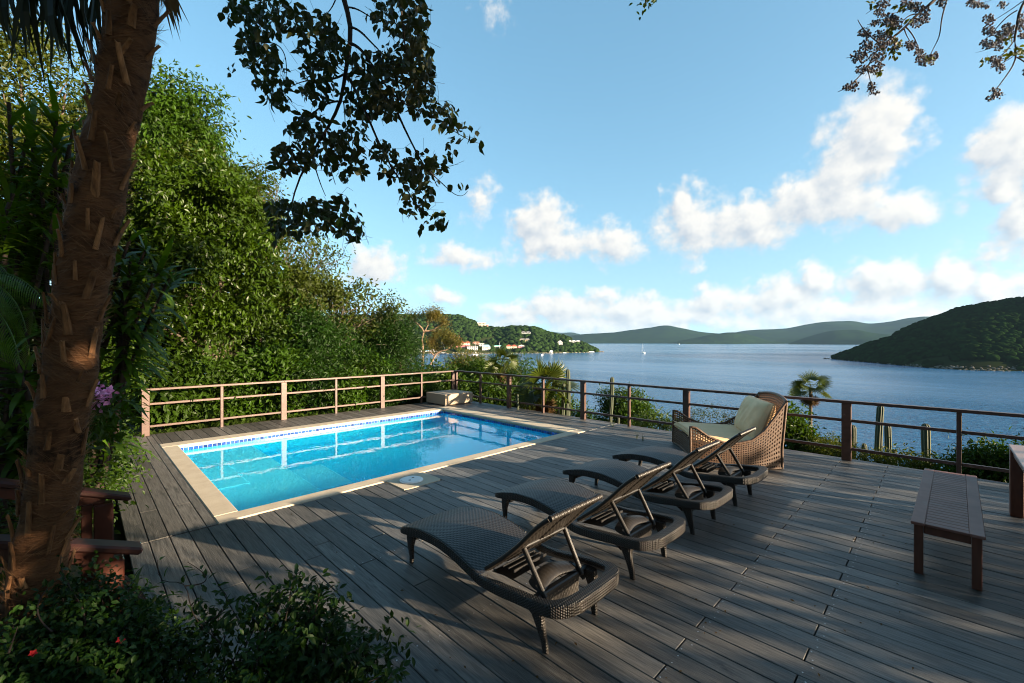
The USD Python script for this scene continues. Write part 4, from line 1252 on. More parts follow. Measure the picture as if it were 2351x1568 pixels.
obj("stem", [tube(smooth_path([np.array([-.45, 4.65, -.1]), (np.array([-.45, 4.65, .5]) + c) / 2, c], 8), np.linspace(.012, .004, 8), 5) for c in cs], M["darkbark"], pk, off=(-.45, 4.65, 0))
obj("foliage", foliage(r, [(c - np.array([.02, -.12, .16]), np.array([.16, .16, .18])) for c in cs] + [(np.array([-.5, 4.6, .5]), np.array([.3, .3, .4]))], 1600, (.07, .035), "oval", clump=.1), M["g_mid"], pk, off=(-.45, 4.65, 0), kind="stuff")

# shaded strap-leaved plants on the left
def strap_plant(name, label, roots, D0, seed, look="g_drac", L=.40, W=.045, cat="plant", n=40, root=None):
    r = np.random.default_rng(seed)
    heads = [at(x, y, D0 + dd) for x, y, dd in roots]
    c = np.mean(heads, 0)
    if root is not None:
        c = at(root[0], root[1], root[2])
    b = np.array([c[0], c[1], float(ground_z(c[0], c[1]))])
    t = thing(name, label, cat, b)
    for h in heads:
        m = (b + h) / 2 + np.array([r.normal() * .1, r.normal() * .1, .1])
        p = smooth_path([b + np.array([r.normal() * .06, r.normal() * .06, -.2]), m, h], 12)
        obj("stem", tube(p, np.linspace(.03, .014, 12), 6), M["darkbark"], t, smooth=60, off=b)
        pl = smooth_path(p, 60); tl = unit(np.gradient(pl, axis=0))
        k = np.clip(59 - np.abs(r.normal(size=n)) * 13, 22, 59).astype(int); d = tl[k]
        a = r.uniform(0, 2 * math.pi, n); el = -.1 + 1.35 * np.clip((k - 50) / 9, 0, 1) * r.random(n) + .3 * r.random(n)
        ref = unit(np.cross(d, [0.3, .2, 1.0])); ref2 = np.cross(d, ref)
        Dd = np.cos(a)[:, None] * np.cos(el)[:, None] * ref + np.sin(a)[:, None] * np.cos(el)[:, None] * ref2 + np.sin(el)[:, None] * d
        Dd[:, 2] -= .10
        N = d + np.array([0, 0, .4]) - Dd * .2
        P = pl[k]
        obj("leaf_rosette", leaves(P, Dd, N, L * r.uniform(.7, 1.15, n), W, "strap"), M[look], t, off=b, kind="stuff")
    return t


strap_plant("strap_leaved_plant", "dark strap-leaved plant with striped rosettes high at the left edge", [(20, 235, 0), (75, 275, .3), (130, 262, .1), (170, 290, .2), (60, 320, .2), (125, 325, 0), (160, 345, .3), (20, 350, .4), (95, 370, .2), (150, 405, 0)], 3.7, 150, root=(60, 900, 3.9))
strap_plant("strap_leaved_plant", "dark strap-leaved plant in deep shade left of the middle of the palm trunk", [(30, 445, 0), (95, 430, .2), (140, 450, .2), (20, 500, .1), (105, 500, .4), (45, 560, .2), (130, 545, 0), (75, 600, .3), (20, 640, .3)], 3.5, 151, root=(40, 900, 3.5))
strap_plant("strap_leaved_plant", "green strap-leaved plant reaching out to the right of the palm trunk", [(300, 545, 0), (335, 575, .1), (372, 610, .1), (398, 622, .15), (300, 600, 0), (285, 650, 0), (305, 665, .1), (268, 720, .1), (290, 735, .0), (262, 690, .2)], 4.3, 152, L=.42, W=.05, root=(175, 900, 4.4))
strap_plant("strap_leaved_plant", "low dark strap-leaved plant at the left edge beside the lower trunk", [(20, 800, 0), (60, 850, .2), (15, 930, .1), (70, 960, .2), (40, 1040, .1)], 3.2, 153, root=(10, 1100, 3.3))


def frond_pinnate(r, base, tip, sag, L, n=34, W=.006):
    p = smooth_path([base, (base + tip) / 2 + np.array([0, 0, sag]), tip], n)
    t_ = unit(np.gradient(p, axis=0))
    side = unit(np.cross(t_, [0, 0, 1.0]))
    out = [tube(p, np.linspace(.009, .002, n), 5)]
    for s in (-1, 1):
        D = side * s * .75 + t_ * .75 + np.array([0, 0, -.45])
        out.append(leaves(p[4:], D[4:], np.tile([0, 0, 1.0], (n - 4, 1)), L * np.sin(np.linspace(.5, 2.9, n - 4)), W, "strap"))
    return cat_(out)


r = np.random.default_rng(9)
pb = np.array([-1.75, 2.7, .4])
pf = thing("feather_palm", "dark feathery palm fronds drooping at the left edge of the picture", "palm", pb)
for x0, y0, x1, y1, D in ((-60, 640, 60, 760, 2.5), (-80, 640, 100, 690, 2.6), (-80, 660, 45, 830, 2.4), (-90, 620, 30, 650, 2.6)):
    obj("frond", frond_pinnate(r, at(x0, y0, D), at(x1, y1, D), .10, .20), M["g_drac"], pf, off=pb)
obj("stem", tube(smooth_path([pb - np.array([0, 0, .4]), (pb + at(-80, 650, 2.5)) / 2, at(-75, 640, 2.5)], 10), np.linspace(.05, .03, 10), 8), M["darkbark"], pf, off=pb)

# the big fibre-clad palm
PD, PR = 1.95, .090
tp_ = smooth_path([at(x, y, PD) for x, y in ((8, 1720), (30, 1600), (62, 1440), (98, 1250), (130, 1050), (160, 850), (190, 650), (226, 450), (264, 250), (296, 80), (318, -60), (345, -330), (365, -700))], 150)
pbase = np.array([tp_[0][0], tp_[0][1], float(ground_z(tp_[0][0], tp_[0][1])) - .1])
pbase[2] = min(pbase[2], tp_[0][2])
tp_ = np.vstack([np.linspace(pbase, tp_[0], 8)[:-1], tp_])
palm = thing("palm_tree", "big leaning palm with a shaggy brown fibrous trunk at the left", "palm", pbase)
n_ = len(tp_)
th = np.arange(72) / 72 * 2 * np.pi
tt = unit(np.gradient(tp_, axis=0)); aa = unit(np.cross(tt, [0, 1.0, .2])); bb = np.cross(tt, aa)
ph = np.linspace(0, 1, n_)
rad = PR
Q = np.cos(th)[None, :, None] * aa[:, None] + np.sin(th)[None, :, None] * bb[:, None]
base_pts = tp_[:, None] + Q * rad
nz = fbm(base_pts * np.array([7, 7, 4.0]), 4, 3) - .5
nz2 = fbm(base_pts * np.array([30, 30, 14.0]), 3, 6) - .5
Rr = rad + nz * .036 + nz2 * .018
Pt = tp_[:, None] + Q * Rr[..., None]
Pt = np.concatenate([Pt, Pt[:, :1]], 1)
obj("trunk", grid(Pt), M["fibre"], palm, smooth=True, off=pbase)
r = np.random.default_rng(10)
ga = 2.39996
for k in range(230):
    i = int(8 + (n_ - 30) * k / 230)
    a = k * ga + r.normal() * .15
    n0 = math.cos(a) * aa[i] + math.sin(a) * bb[i]
    if n0 @ FWD > .35 or tp_[i][2] > 3.9:
        continue
    s = np.cross(tt[i], n0)
    L = r.uniform(.04, .14) * (1.1 if i < 110 else .8); w = r.uniform(.007, .015); out = r.uniform(.006, .036)
    ln = r.normal() * .2
    secs = []
    for q in np.linspace(0, 1, 5):
        c = tp_[i] + n0 * (PR + .002 + out * q ** 1.3) + tt[i] * L * (q - .25) + s * ln * L * q
        ww = w * (1.15 - .35 * q); tk = .006 * (1.1 - .4 * q)
        secs.append([c + s * ww * cx + n0 * tk * cy for cx, cy in ((-1, .2), (-.5, 1), (.5, 1), (1, .2), (.6, -1.2), (-.6, -1.2))])
    top = np.array(secs[-1]); secs[-1] = top + tt[i] * r.normal(size=(6, 1)) * .004
    obj("leaf_base", loft(secs), M["boot"], palm, off=pbase)
m_ = 5200
ii = r.integers(4, n_ - 12, m_); ja = r.uniform(0, 2 * math.pi, m_)
n0 = np.cos(ja)[:, None] * aa[ii] + np.sin(ja)[:, None] * bb[ii]
s0 = np.cross(tt[ii], n0)
sg = np.where(np.sin(ii * .35 + ja) > 0, 1, -1)[:, None]
Dh = s0 * sg * r.uniform(.5, 1, (m_, 1)) + tt[ii] * r.uniform(.1, .9, (m_, 1)) + n0 * r.uniform(-.06, .06, (m_, 1))
obj("fibres", leaves(tp_[ii] + n0 * (PR + r.uniform(-.006, .010, (m_, 1))), Dh, n0, r.uniform(.04, .13, m_), .0018, "strip"), M["hair"], palm, off=pbase, kind="stuff")
for g, (x0, x1, y0, L0, nn) in enumerate(((-60, 60, -60, .34, 34), (40, 150, -70, .42, 40), (130, 240, -60, .50, 44), (365, 400, -30, .22, 12))):
    P = np.array([at(r.uniform(x0, x1), y0 + r.uniform(-30, 20), PD + r.uniform(-.12, .25)) for _ in range(nn)])
    D = np.c_[r.normal(size=nn) * .12, r.normal(size=nn) * .12, -np.ones(nn)] + (.18 * RGT if g == 3 else (0, 0, 0))
    obj("frond", leaves(P, D, np.tile(-FWD, (nn, 1)) + r.normal(size=(nn, 3)) * .5, L0 * r.uniform(.5, 1.15, nn), r.uniform(.010, .026, nn), "strip"), M["g_dark2"] if g < 3 else M["g_dead"], palm, off=pbase)
    hub = at((x0 + x1) / 2, -420, PD)
    obj("frond_stalk", tube(smooth_path([tp_[-16], hub, P.mean(0) + np.array([0, 0, .05])], 10), .008, 5), M["boot"], palm, off=pbase)

# foreground bush at the lower left
r = np.random.default_rng(12)


def sprig(r, pts, D0, D1, n, L, W, look, t, b, rad=.0035, spread=.05, kd="oval", stem="darkbark"):
    P = smooth_path([at(x, y, D0 + (D1 - D0) * k / (len(pts) - 1)) for k, (x, y) in enumerate(pts)], 16)
    st = tube(P, np.linspace(rad, rad * .4, 16), 5)
    i = np.sort(r.integers(5, 16, n)); d = unit(np.gradient(P, axis=0))[i]
    o = rdir(r, n)
    D = unit(o * .9 + d * .6 + np.array([0, 0, .15]))
    return st, leaves(P[i] + o * spread * .3, D, np.array([0, 0, 1.0]) + rdir(r, n) * .5, L * r.uniform(.6, 1.2, n), W * r.uniform(.7, 1.1, n), kd)


def fg_bush(name, label, shoots, masses, seed, D, leaf, look, n, cat="shrub"):
    r = np.random.default_rng(seed)
    bl = [blob(x, y, D + dd, rx, ry) for x, y, rx, ry, dd in masses]
    c = np.mean([b[0] for b in bl], 0)
    b = np.array([min(c[0], .15), c[1], float(ground_z(min(c[0], .15), c[1])) - .1])
    t = thing(name, label, cat, b)
    st, lf = [], []
    for pts, d0, d1, k in shoots:
        s, l = sprig(r, pts, d0, d1, k, leaf[0], leaf[1], look, t, b)
        st.append(s); lf.append(l)
    for c_, R in bl:
        for _ in range(6):
            e = c_ + rdir(r, 1)[0] * R * .9
            st.append(tube(smooth_path([b + np.r_[r.normal(size=2) * .05, 0], (b + e) / 2 + r.normal(size=3) * .06, e], 10), np.linspace(.007, .002, 10), 5))
    lf.append(foliage(r, bl, n, leaf, "oval", clump=.09, per=7, shell=.35, rough=.4, light=.8))
    obj("stems", st, M["darkbark"], t, off=b, smooth=60, kind="stuff")
    obj("foliage", lf, M[look], t, off=b, kind="stuff")
    return t, b


fg1 = fg_bush("bush", "dark small-leaved bush with red flowers filling the lower left corner", [([(170, 1500), (190, 1400), (150, 1330), (140, 1275)], 1.8, 1.9, 26), ([(210, 1500), (235, 1420), (228, 1345)], 1.9, 1.95, 24), ([(120, 1450), (90, 1380), (110, 1350)], 1.7, 1.8, 20), ([(260, 1480), (285, 1400), (300, 1370)], 1.9, 2.0, 26), ([(20, 1500), (40, 1440)], 1.6, 1.65, 14)],
              [(150, 1430, 110, 75, 0), (270, 1470, 80, 60, 0), (60, 1520, 110, 70, -.15), (200, 1530, 120, 70, -.1), (330, 1520, 90, 75, 0), (120, 1360, 45, 45, .15), (210, 1370, 60, 35, .1), (310, 1430, 45, 30, .1), (420, 1560, 80, 60, .0), (130, 1600, 300, 60, -.2)], 160, 1.85, (.030, .017), "g_bush", 9000)
fg2 = fg_bush("bush", "spreading leafy bush with bare reddish stems leaning over the front of the deck", [
    ([(545, 1560), (500, 1470), (440, 1400), (425, 1345), (380, 1335), (362, 1285)], 1.9, 2.2, 14), ([(425, 1345), (470, 1335), (430, 1290)], 2.15, 2.2, 9), ([(470, 1430), (520, 1390), (500, 1345)], 2.0, 2.1, 16),
    ([(560, 1500), (600, 1440), (560, 1390), (590, 1370)], 1.95, 2.1, 18), ([(640, 1480), (660, 1400), (672, 1335), (680, 1315)], 1.95, 2.15, 30), ([(700, 1470), (725, 1400), (735, 1345)], 1.95, 2.1, 30), ([(640, 1440), (610, 1390), (640, 1370)], 2.0, 2.1, 22),
    ([(740, 1500), (760, 1440), (775, 1400)], 1.9, 2.0, 26), ([(720, 1560), (800, 1500), (850, 1480)], 1.8, 1.95, 24), ([(760, 1590), (860, 1560), (920, 1535)], 1.75, 1.9, 26), ([(820, 1600), (880, 1575), (900, 1545)], 1.75, 1.85, 18), ([(600, 1568), (590, 1500), (600, 1450)], 1.8, 1.9, 16)],
    [(700, 1440, 75, 60, .1), (760, 1500, 70, 50, 0), (650, 1520, 90, 55, -.05), (790, 1560, 100, 45, -.1), (560, 1545, 90, 45, -.1), (480, 1440, 55, 35, .1), (590, 1410, 50, 30, .1), (680, 1385, 45, 40, .15), (700, 1590, 250, 30, -.1)], 161, 1.95, (.044, .021), "g_bush", 4200)
r = np.random.default_rng(13)
for (x, y, D, s), lb in zip(((272, 1478, 1.72, .6), (72, 1508, 1.6, .5)), ("red trumpet flower in the middle of the lower left bush", "small red trumpet flower near the lower left corner")):
    c = at(x, y, D)
    th = np.arange(10) / 10 * 2 * np.pi
    ax = unit(RGT * .6 + np.array([0, 0, .8]) - FWD * .3); a1 = unit(np.cross(ax, FWD)); a2 = np.cross(ax, a1)
    P = np.array([[c + ax * q * .05 * s + (a1 * math.cos(t) + a2 * math.sin(t)) * (.003 + .020 * q ** 2.2) * s * (1 + .25 * math.cos(5 * t) * q) for t in np.r_[th, 0]] for q in np.linspace(-.3, 1, 7)])
    fl = thing("flower", lb, "flower", c)
    obj("petals", grid(P), M["red"], fl, smooth=True, off=c)
    obj("stalk", tube([c - ax * .015 * s, c - ax * .06 * s - np.array([0, 0, .03])], .0015, 5), M["g_bush"], fl, off=c)
strap_plant("strap_leaved_plant", "small bright strap-leaved plant at the foot of the near stair post", [(292, 1352, 0), (283, 1325, .05)], 2.55, 154, "g_strappy", .17, .028, n=9)


# ------------------------------------------------------------------ boughs hanging into the top of the picture
def bough(name, label, z0, sc, D, paths, r0, look="darkbark", off=0.0):
    t = None
    out = []
    for k, (pts, ra, rb) in enumerate(paths):
        dd = [D + off * math.sin(.004 * x + k) for x, y in pts]
        P = smooth_path([at(*(np.array(z0) + np.array(q) / sc * .7837), d) for q, d in zip(pts, dd)], 26)
        out.append(tube(P, np.linspace(ra, rb, 26), 7))
    return out


def zp(z0, sc, x, y):
    return z0[0] + x / sc * .7837, z0[1] + y / sc * .7837


z0, sc, D_ = (600 * .7837, 0.0), 2.091, 4.0
ob = at(*zp(z0, sc, 800, -900), D_)
ov = thing("hanging_bough", "dark leafy tree bough hanging down into the top centre of the picture", "branch", ob)
main = [([(790, -900), (835, -200), (860, 30), (885, 120), (890, 250), (860, 460), (830, 620), (760, 770), (680, 900), (600, 1050), (560, 1150), (530, 1260)], .036, .006)]
subs = [([(880, 45), (960, 70), (1010, 100), (1080, 135)], .008, .003), ([(890, 165), (960, 200), (1030, 270), (1080, 330), (1090, 380)], .011, .004), ([(890, 265), (960, 310), (1020, 390), (1060, 450)], .015, .006),
        ([(880, 470), (940, 590), (1000, 720), (1060, 860), (1110, 960), (1160, 1050), (1230, 1150), (1300, 1260), (1400, 1330)], .013, .004), ([(850, 455), (700, 490), (570, 510), (510, 545)], .010, .003), ([(815, 620), (720, 650), (650, 710), (590, 810), (530, 930)], .010, .003),
        ([(1150, -400), (1190, 0), (1215, 150), (1230, 300), (1260, 430), (1200, 560)], .012, .004), ([(1180, 690), (1230, 800), (1290, 920), (1350, 1020), (1450, 1120), (1560, 1200), (1610, 1170)], .010, .002), ([(1060, 450), (1180, 600), (1270, 660), (1370, 700), (1480, 770), (1570, 830), (1690, 880)], .009, .002),
        ([(740, 800), (740, 900), (760, 1000), (800, 1130)], .008, .003), ([(660, 950), (690, 1070), (740, 1200)], .007, .003), ([(820, -100), (800, 0), (720, 110)], .008, .003), ([(380, -300), (360, -20), (320, 60), (350, 200), (360, 250), (250, 420)], .010, .002), ([(905, 330), (900, 500), (885, 760)], .006, .002), ([(850, 620), (860, 760), (862, 880)], .006, .002), ([(360, 260), (470, 300), (500, 430), (480, 640)], .006, .002), ([(600, 1050), (500, 980), (440, 950)], .006, .002)]
obj("limb", bough("", "", z0, sc, D_, main, 0), M["darkbark"], ov, smooth=60, off=ob)
for s_ in subs:
    obj("side_branch", bough("", "", z0, sc, D_, [s_], 0, off=.25), M["darkbark"], ov, smooth=60, off=ob)
spots = [(200, 60, 110, 70), (420, 60, 120, 90), (560, 120, 80, 90), (320, 330, 110, 100), (430, 500, 90, 110), (280, 270, 70, 70), (480, 630, 40, 50, .6), (700, 180, 120, 110), (700, 420, 110, 110), (780, 300, 90, 120), (1000, 420, 130, 110), (1150, 520, 170, 170), (1180, 90, 140, 110), (1260, 200, 90, 130), (1320, 350, 80, 120), (1330, 470, 90, 110), (1150, 350, 100, 90), (960, 620, 120, 90), (1330, 620, 90, 90), (1450, 690, 90, 80), (1560, 800, 80, 50, .5), (1670, 840, 30, 40, .7), (1500, 900, 40, 60, .5),
         (660, 760, 110, 90), (560, 780, 60, 60), (480, 960, 70, 90), (600, 930, 100, 90), (740, 900, 110, 110), (860, 900, 110, 100), (930, 790, 60, 60), (700, 560, 110, 80), (840, 1050, 90, 60, .6), (960, 1020, 50, 50), (1110, 930, 70, 60), (1180, 1030, 110, 70), (1300, 1010, 110, 90), (1430, 1000, 60, 60), (1320, 1140, 110, 100), (1280, 1260, 80, 60, .7), (1440, 1340, 60, 50), (1380, 1380, 60, 50, .3), (430, 1260, 60, 60), (520, 1330, 130, 110), (680, 1320, 130, 110), (820, 1300, 110, 110), (900, 1400, 70, 80), (460, 1420, 40, 60, .7), (1560, 1130, 50, 40, .4), (1050, 900, 60, 50), (1080, 640, 120, 90), (330, 150, 120, 90), (620, 300, 60, 60, .5), (1050, 60, 50, 50, .6), (1310, 90, 60, 90), (170, 420, 40, 40, .4), (300, 480, 40, 40, .4), (400, 610, 30, 40, .5)]
r = np.random.default_rng(14)
P, Lr = [], []
for q in spots:
    x, y, rx, ry = q[:4]; w = q[4] if len(q) > 4 else 1
    n = int(rx * ry * 3.14 / 360 * w)
    a = r.uniform(0, 2 * math.pi, n); rr = np.sqrt(r.random(n)) * 1.05
    for ai, ri in zip(a, rr):
        P.append(at(*zp(z0, sc, x + rx * ri * math.cos(ai), y + ry * ri * math.sin(ai)), D_ + r.normal() * .28))
P = np.array(P); n = len(P)
D = unit(rdir(r, n) * .8 + np.array([0, 0, -.75]))
obj("foliage", leaves(P, D, -FWD * .5 + rdir(r, n) * .9, .082 * r.uniform(.55, 1.25, n), .055 * r.uniform(.6, 1.2, n), "oval"), M["g_over"], ov, off=ob, kind="stuff")
tw = []
for i in r.integers(0, n, 420):                             # fine twigs that carry the leaves
    j = P[i] + r.normal(size=3) * .10
    tw.append(tube([P[i], (P[i] + j) / 2 + r.normal(size=3) * .02, j], .0016, 3, False))
obj("twigs", tw, M["darkbark"], ov, off=ob, kind="stuff")

z0, sc, D_ = (2200 * .7837, 0.0), 2.939, 4.2


def berry_bough(label, base_px, mains, subs, clusters, greens, seed, extra=0):
    r = np.random.default_rng(seed)
    b = at(*zp(z0, sc, *base_px), D_)
    t = thing("berry_bough", label, "branch", b)
    obj("limb", bough("", "", z0, sc, D_, mains, 0), M["darkbark"], t, smooth=60, off=b)
    for s_ in subs:
        obj("side_branch", bough("", "", z0, sc, D_, [s_], 0, off=.08), M["darkbark"], t, smooth=60, off=b)
    ico = trimesh.creation.icosphere(subdivisions=1)
    V, Fc = np.array(ico.vertices), np.array(ico.faces)
    ms, st = [], []
    for x, y, rx, ry in clusters:
        c = at(*zp(z0, sc, x, y), D_)
        n = int(rx * ry * 3.14 / 190)
        for _ in range(n):
            a, q = r.uniform(0, 6.28), math.sqrt(r.random())
            p = at(*zp(z0, sc, x + rx * q * math.cos(a), y + ry * q * math.sin(a)), D_ + r.normal() * .07)
            ms.append((V * r.uniform(.0065, .0095) + p, Fc))
            j = p + (c - p) * r.uniform(.3, .7) + r.normal(size=3) * .01
            st.append(tube([p, (p + j) / 2 + np.array([0, 0, .006]), j], .0014, 3, False))
            if r.random() < .5:
                st.append(tube([j, c + r.normal(size=3) * .02], .0016, 3, False))
    obj("berries", ms, M["berry"], t, off=b, smooth=True, kind="stuff")
    obj("stalks", st, M["darkbark"], t, off=b, kind="stuff")
    P = []
    for x, y, rx, ry in greens:
        for _ in range(int(rx * ry / 110) + 3):
            P.append(at(*zp(z0, sc, x + rx * r.uniform(-1, 1), y + ry * r.uniform(-1, 1)), D_ + r.normal() * .05))
    P = np.array(P); n = len(P)
    obj("foliage", leaves(P, rdir(r, n) + np.array([0, 0, -.4]), -FWD + rdir(r, n) * .7, .05, .026, "oval"), M["g_yellow"], t, off=b, kind="stuff")
    return t


berry_bough("bough of dark berries reaching in at the top right, left of the other berry bough", (1760, -500),
            [([(1760, -500), (1640, -60), (1560, 20), (1440, 120), (1330, 230), (1250, 300), (1170, 360), (1090, 430), (1040, 510), (1000, 580), (930, 660), (890, 700), (800, 770), (750, 790)], .020, .003)],
            [([(1000, 560), (1015, 640), (1030, 720), (1010, 830)], .005, .002), ([(1690, -300), (1680, 20), (1640, 180), (1620, 310), (1580, 400), (1545, 480)], .009, .003), ([(1320, 250), (1360, 340), (1390, 380)], .005, .002), ([(1330, 230), (1390, 300), (1430, 380), (1450, 440)], .006, .003), ([(1420, 75), (1300, 95), (1210, 120)], .004, .002), ([(1250, -200), (1200, 0), (1150, 90), (1080, 190), (1000, 210)], .006, .002), ([(920, 170), (970, 250), (1050, 330), (1100, 370)], .003, .006), ([(1180, 370), (1050, 440), (950, 470), (820, 500)], .006, .002), ([(1200, 0), (1080, 60), (990, 120)], .004, .002), ([(1440, 120), (1330, 160), (1280, 250)], .006, .003), ([(1140, 440), (1120, 540), (1100, 600)], .004, .002), ([(1900, -200), (1920, 20), (1910, 80)], .006, .002)],
            [(1140, 40, 60, 40), (1100, 110, 50, 40), (1190, 170, 90, 60), (1070, 200, 50, 30), (1250, 200, 60, 60), (1340, 30, 60, 40), (1420, 60, 70, 50), (1500, 130, 50, 80), (1420, 190, 60, 50), (980, 290, 60, 50), (1130, 300, 80, 50), (1000, 400, 70, 60), (1120, 380, 60, 60), (1230, 380, 60, 60), (930, 490, 80, 60), (1080, 500, 70, 50), (960, 600, 70, 40), (1060, 600, 60, 40), (1110, 560, 40, 30), (1380, 390, 60, 50), (1450, 460, 50, 40), (1500, 520, 90, 60), (1590, 480, 30, 40), (880, 740, 60, 50), (820, 760, 40, 30), (1040, 760, 40, 60), (1080, 800, 25, 20), (1640, 30, 50, 40), (1920, 30, 70, 40), (2000, 50, 50, 30)],
            [(1310, 60, 60, 25), (1210, 440, 60, 50), (1190, 230, 50, 40), (1100, 610, 30, 20), (1530, 510, 40, 30), (1350, 180, 30, 20), (1050, 40, 30, 20), (1260, 360, 30, 40)], 15)
berry_bough("bough of dark berries hanging at the top right corner", (2420, -500),
            [([(2420, -500), (2351, 20), (2310, 110), (2285, 250), (2270, 340), (2280, 420), (2280, 490), (2240, 590), (2170, 690), (2110, 770), (2050, 840)], .016, .003)],
            [([(2340, 10), (2180, 120), (2080, 180)], .005, .002), ([(2290, 90), (2150, 200), (2050, 310), (1980, 360)], .006, .002), ([(2270, 340), (2150, 480), (2040, 550)], .006, .002), ([(2250, 490), (2130, 560), (2060, 590)], .004, .002), ([(2285, 490), (2351, 530), (2430, 590)], .006, .004), ([(2100, 370), (1990, 440), (1930, 450)], .003, .001), ([(2351, 100), (2360, 250), (2330, 320)], .005, .002)],
            [(2170, 40, 50, 30), (2050, 170, 60, 50), (2050, 270, 60, 50), (2030, 380, 60, 50), (2160, 310, 60, 60), (2220, 250, 60, 60), (2330, 200, 40, 80), (2330, 310, 30, 30), (2120, 400, 50, 40), (2110, 530, 80, 50), (2150, 590, 40, 40), (2100, 790, 50, 40), (2060, 840, 40, 30), (2140, 820, 30, 30), (2400, 620, 60, 50)],
            [(2190, 320, 50, 40), (2270, 450, 70, 40), (2010, 520, 30, 30), (2330, 430, 40, 30)], 16)
r = np.random.default_rng(17)
sb = at(1490, -150, 4.0)
sp_ = thing("leaf_spray", "small spray of green leaves peeping in at the top edge, right of the centre", "branch", sb)
obj("twig", tube(smooth_path([sb, at(1488, -40, 4.0), at(1482, 15, 4.0)], 8), .004, 5), M["darkbark"], sp_, off=sb)
P = np.array([at(1485 + r.normal() * 12, 4 + r.normal() * 12, 4.0 + r.normal() * .05) for _ in range(46)])
obj("foliage", leaves(P, rdir(r, 46) + np.array([0, 0, -.6]), -FWD + rdir(r, 46) * .7, .045, .022, "oval"), M["g_bright"], sp_, off=sb)


# ------------------------------------------------------------------ plants on the slope below the sea-side railing
def fan_leaf(r, c, d, R, nseg=30, spread=2.2, W=.019, roll=None):
    """Fan palm blade: pleated segments radiating from the stalk's end c, facing about d."""
    d = unit(d); s = unit(np.cross(d, [0, 0, 1.0] if roll is None else roll) + 1e-6); n = np.cross(s, d)
    a = np.linspace(-spread, spread, nseg)
    D = np.cos(a)[:, None] * d + np.sin(a)[:, None] * s
    L = R * (.62 + .38 * np.cos(a * .55)) * r.uniform(.9, 1.05, nseg)
    t = np.array([(0, .10, 0), (0, -.10, 0), (.55, .5, .02), (.55, -.5, .02), (.85, .2, -.06), (.85, -.2, -.06), (1, 0, -.16)])
    f = LEAF["strap"][1]
    S = np.cross(np.tile(n, (nseg, 1)), D)
    N = np.tile(n, (nseg, 1)) + S * np.where(np.arange(nseg) % 2, .35, -.35)[:, None]
    S = np.cross(unit(N), D)
    v = c + D[:, None] * L[:, None, None] * t[None, :, :1] + S[:, None] * W * R * 4 * t[None, :, 1:2] + unit(N)[:, None] * L[:, None, None] * t[None, :, 2:]
    return v.reshape(-1, 3), (f[None] + (np.arange(nseg) * 7)[:, None, None]).reshape(-1, 3)


def fan_palm(label, x, y_top, D, R, nf, seed, y_base=None, dead=5, lean=0.0, rt=.055, up=1.0):
    r = np.random.default_rng(seed)
    top = at(x, y_top, D)
    u, v = top[0] + lean, top[1] - lean
    b = np.array([u, v, float(ground_z(u, v)) - .2])
    t = thing("fan_palm", label, "palm", b)
    P = smooth_path([b, (b + top) / 2 + np.array([lean * .2, 0, 0]), top], 16)
    obj("trunk", tube(P, np.linspace(rt, rt * .8, 16) * (1 + .05 * np.sin(np.arange(16) * 2.4)), 9), M["bark"], t, smooth=60, off=b)
    for k in range(nf + dead):
        isd = k >= nf
        a = k * 2.39996 + r.normal() * .2
        e = (r.uniform(-1.35, -.9) if isd else (1.25 - 1.75 * (k / nf)) * up + r.normal() * .12)
        d = np.array([math.cos(a) * math.cos(e), math.sin(a) * math.cos(e), math.sin(e)])
        pl = R * (r.uniform(.45, .7) if isd else r.uniform(.7, 1.0))
        st = top + np.array([0, 0, .02 - (.25 * R if isd else 0)])
        tip = st + d * pl + np.array([0, 0, -.10 * pl])
        bl = d * (.55 if not isd else .35) + np.array([0, 0, -.28 if not isd else -1.0])
        obj("dead_frond" if isd else "frond", [tube(smooth_path([st, (st + tip) / 2 + np.array([0, 0, .05 * pl]), tip], 6), R * .016, 4), fan_leaf(r, tip, bl, R * (r.uniform(.55, .75) if isd else r.uniform(.8, 1.05)), roll=unit(np.array([0, 0, 1.0]) + r.normal(size=3) * .9))], M["g_dead"] if isd else M["g_palm"], t, off=b)
    return t


fan_palm("slender fan palm standing alone above the sea, right of the armchair", 1861, 893, 15.0, .44, 12, 201, dead=7, rt=.06)
fan_palm("fan palm in front of the headland, left of the bushier fan palm", 1158, 838, 17.0, .52, 11, 202, dead=4, rt=.05, up=.9)
fan_palm("bushy fan palm with spiky upright leaves behind the railing, left of the cactus pair", 1252, 893, 12.5, .62, 18, 203, dead=8, rt=.10)


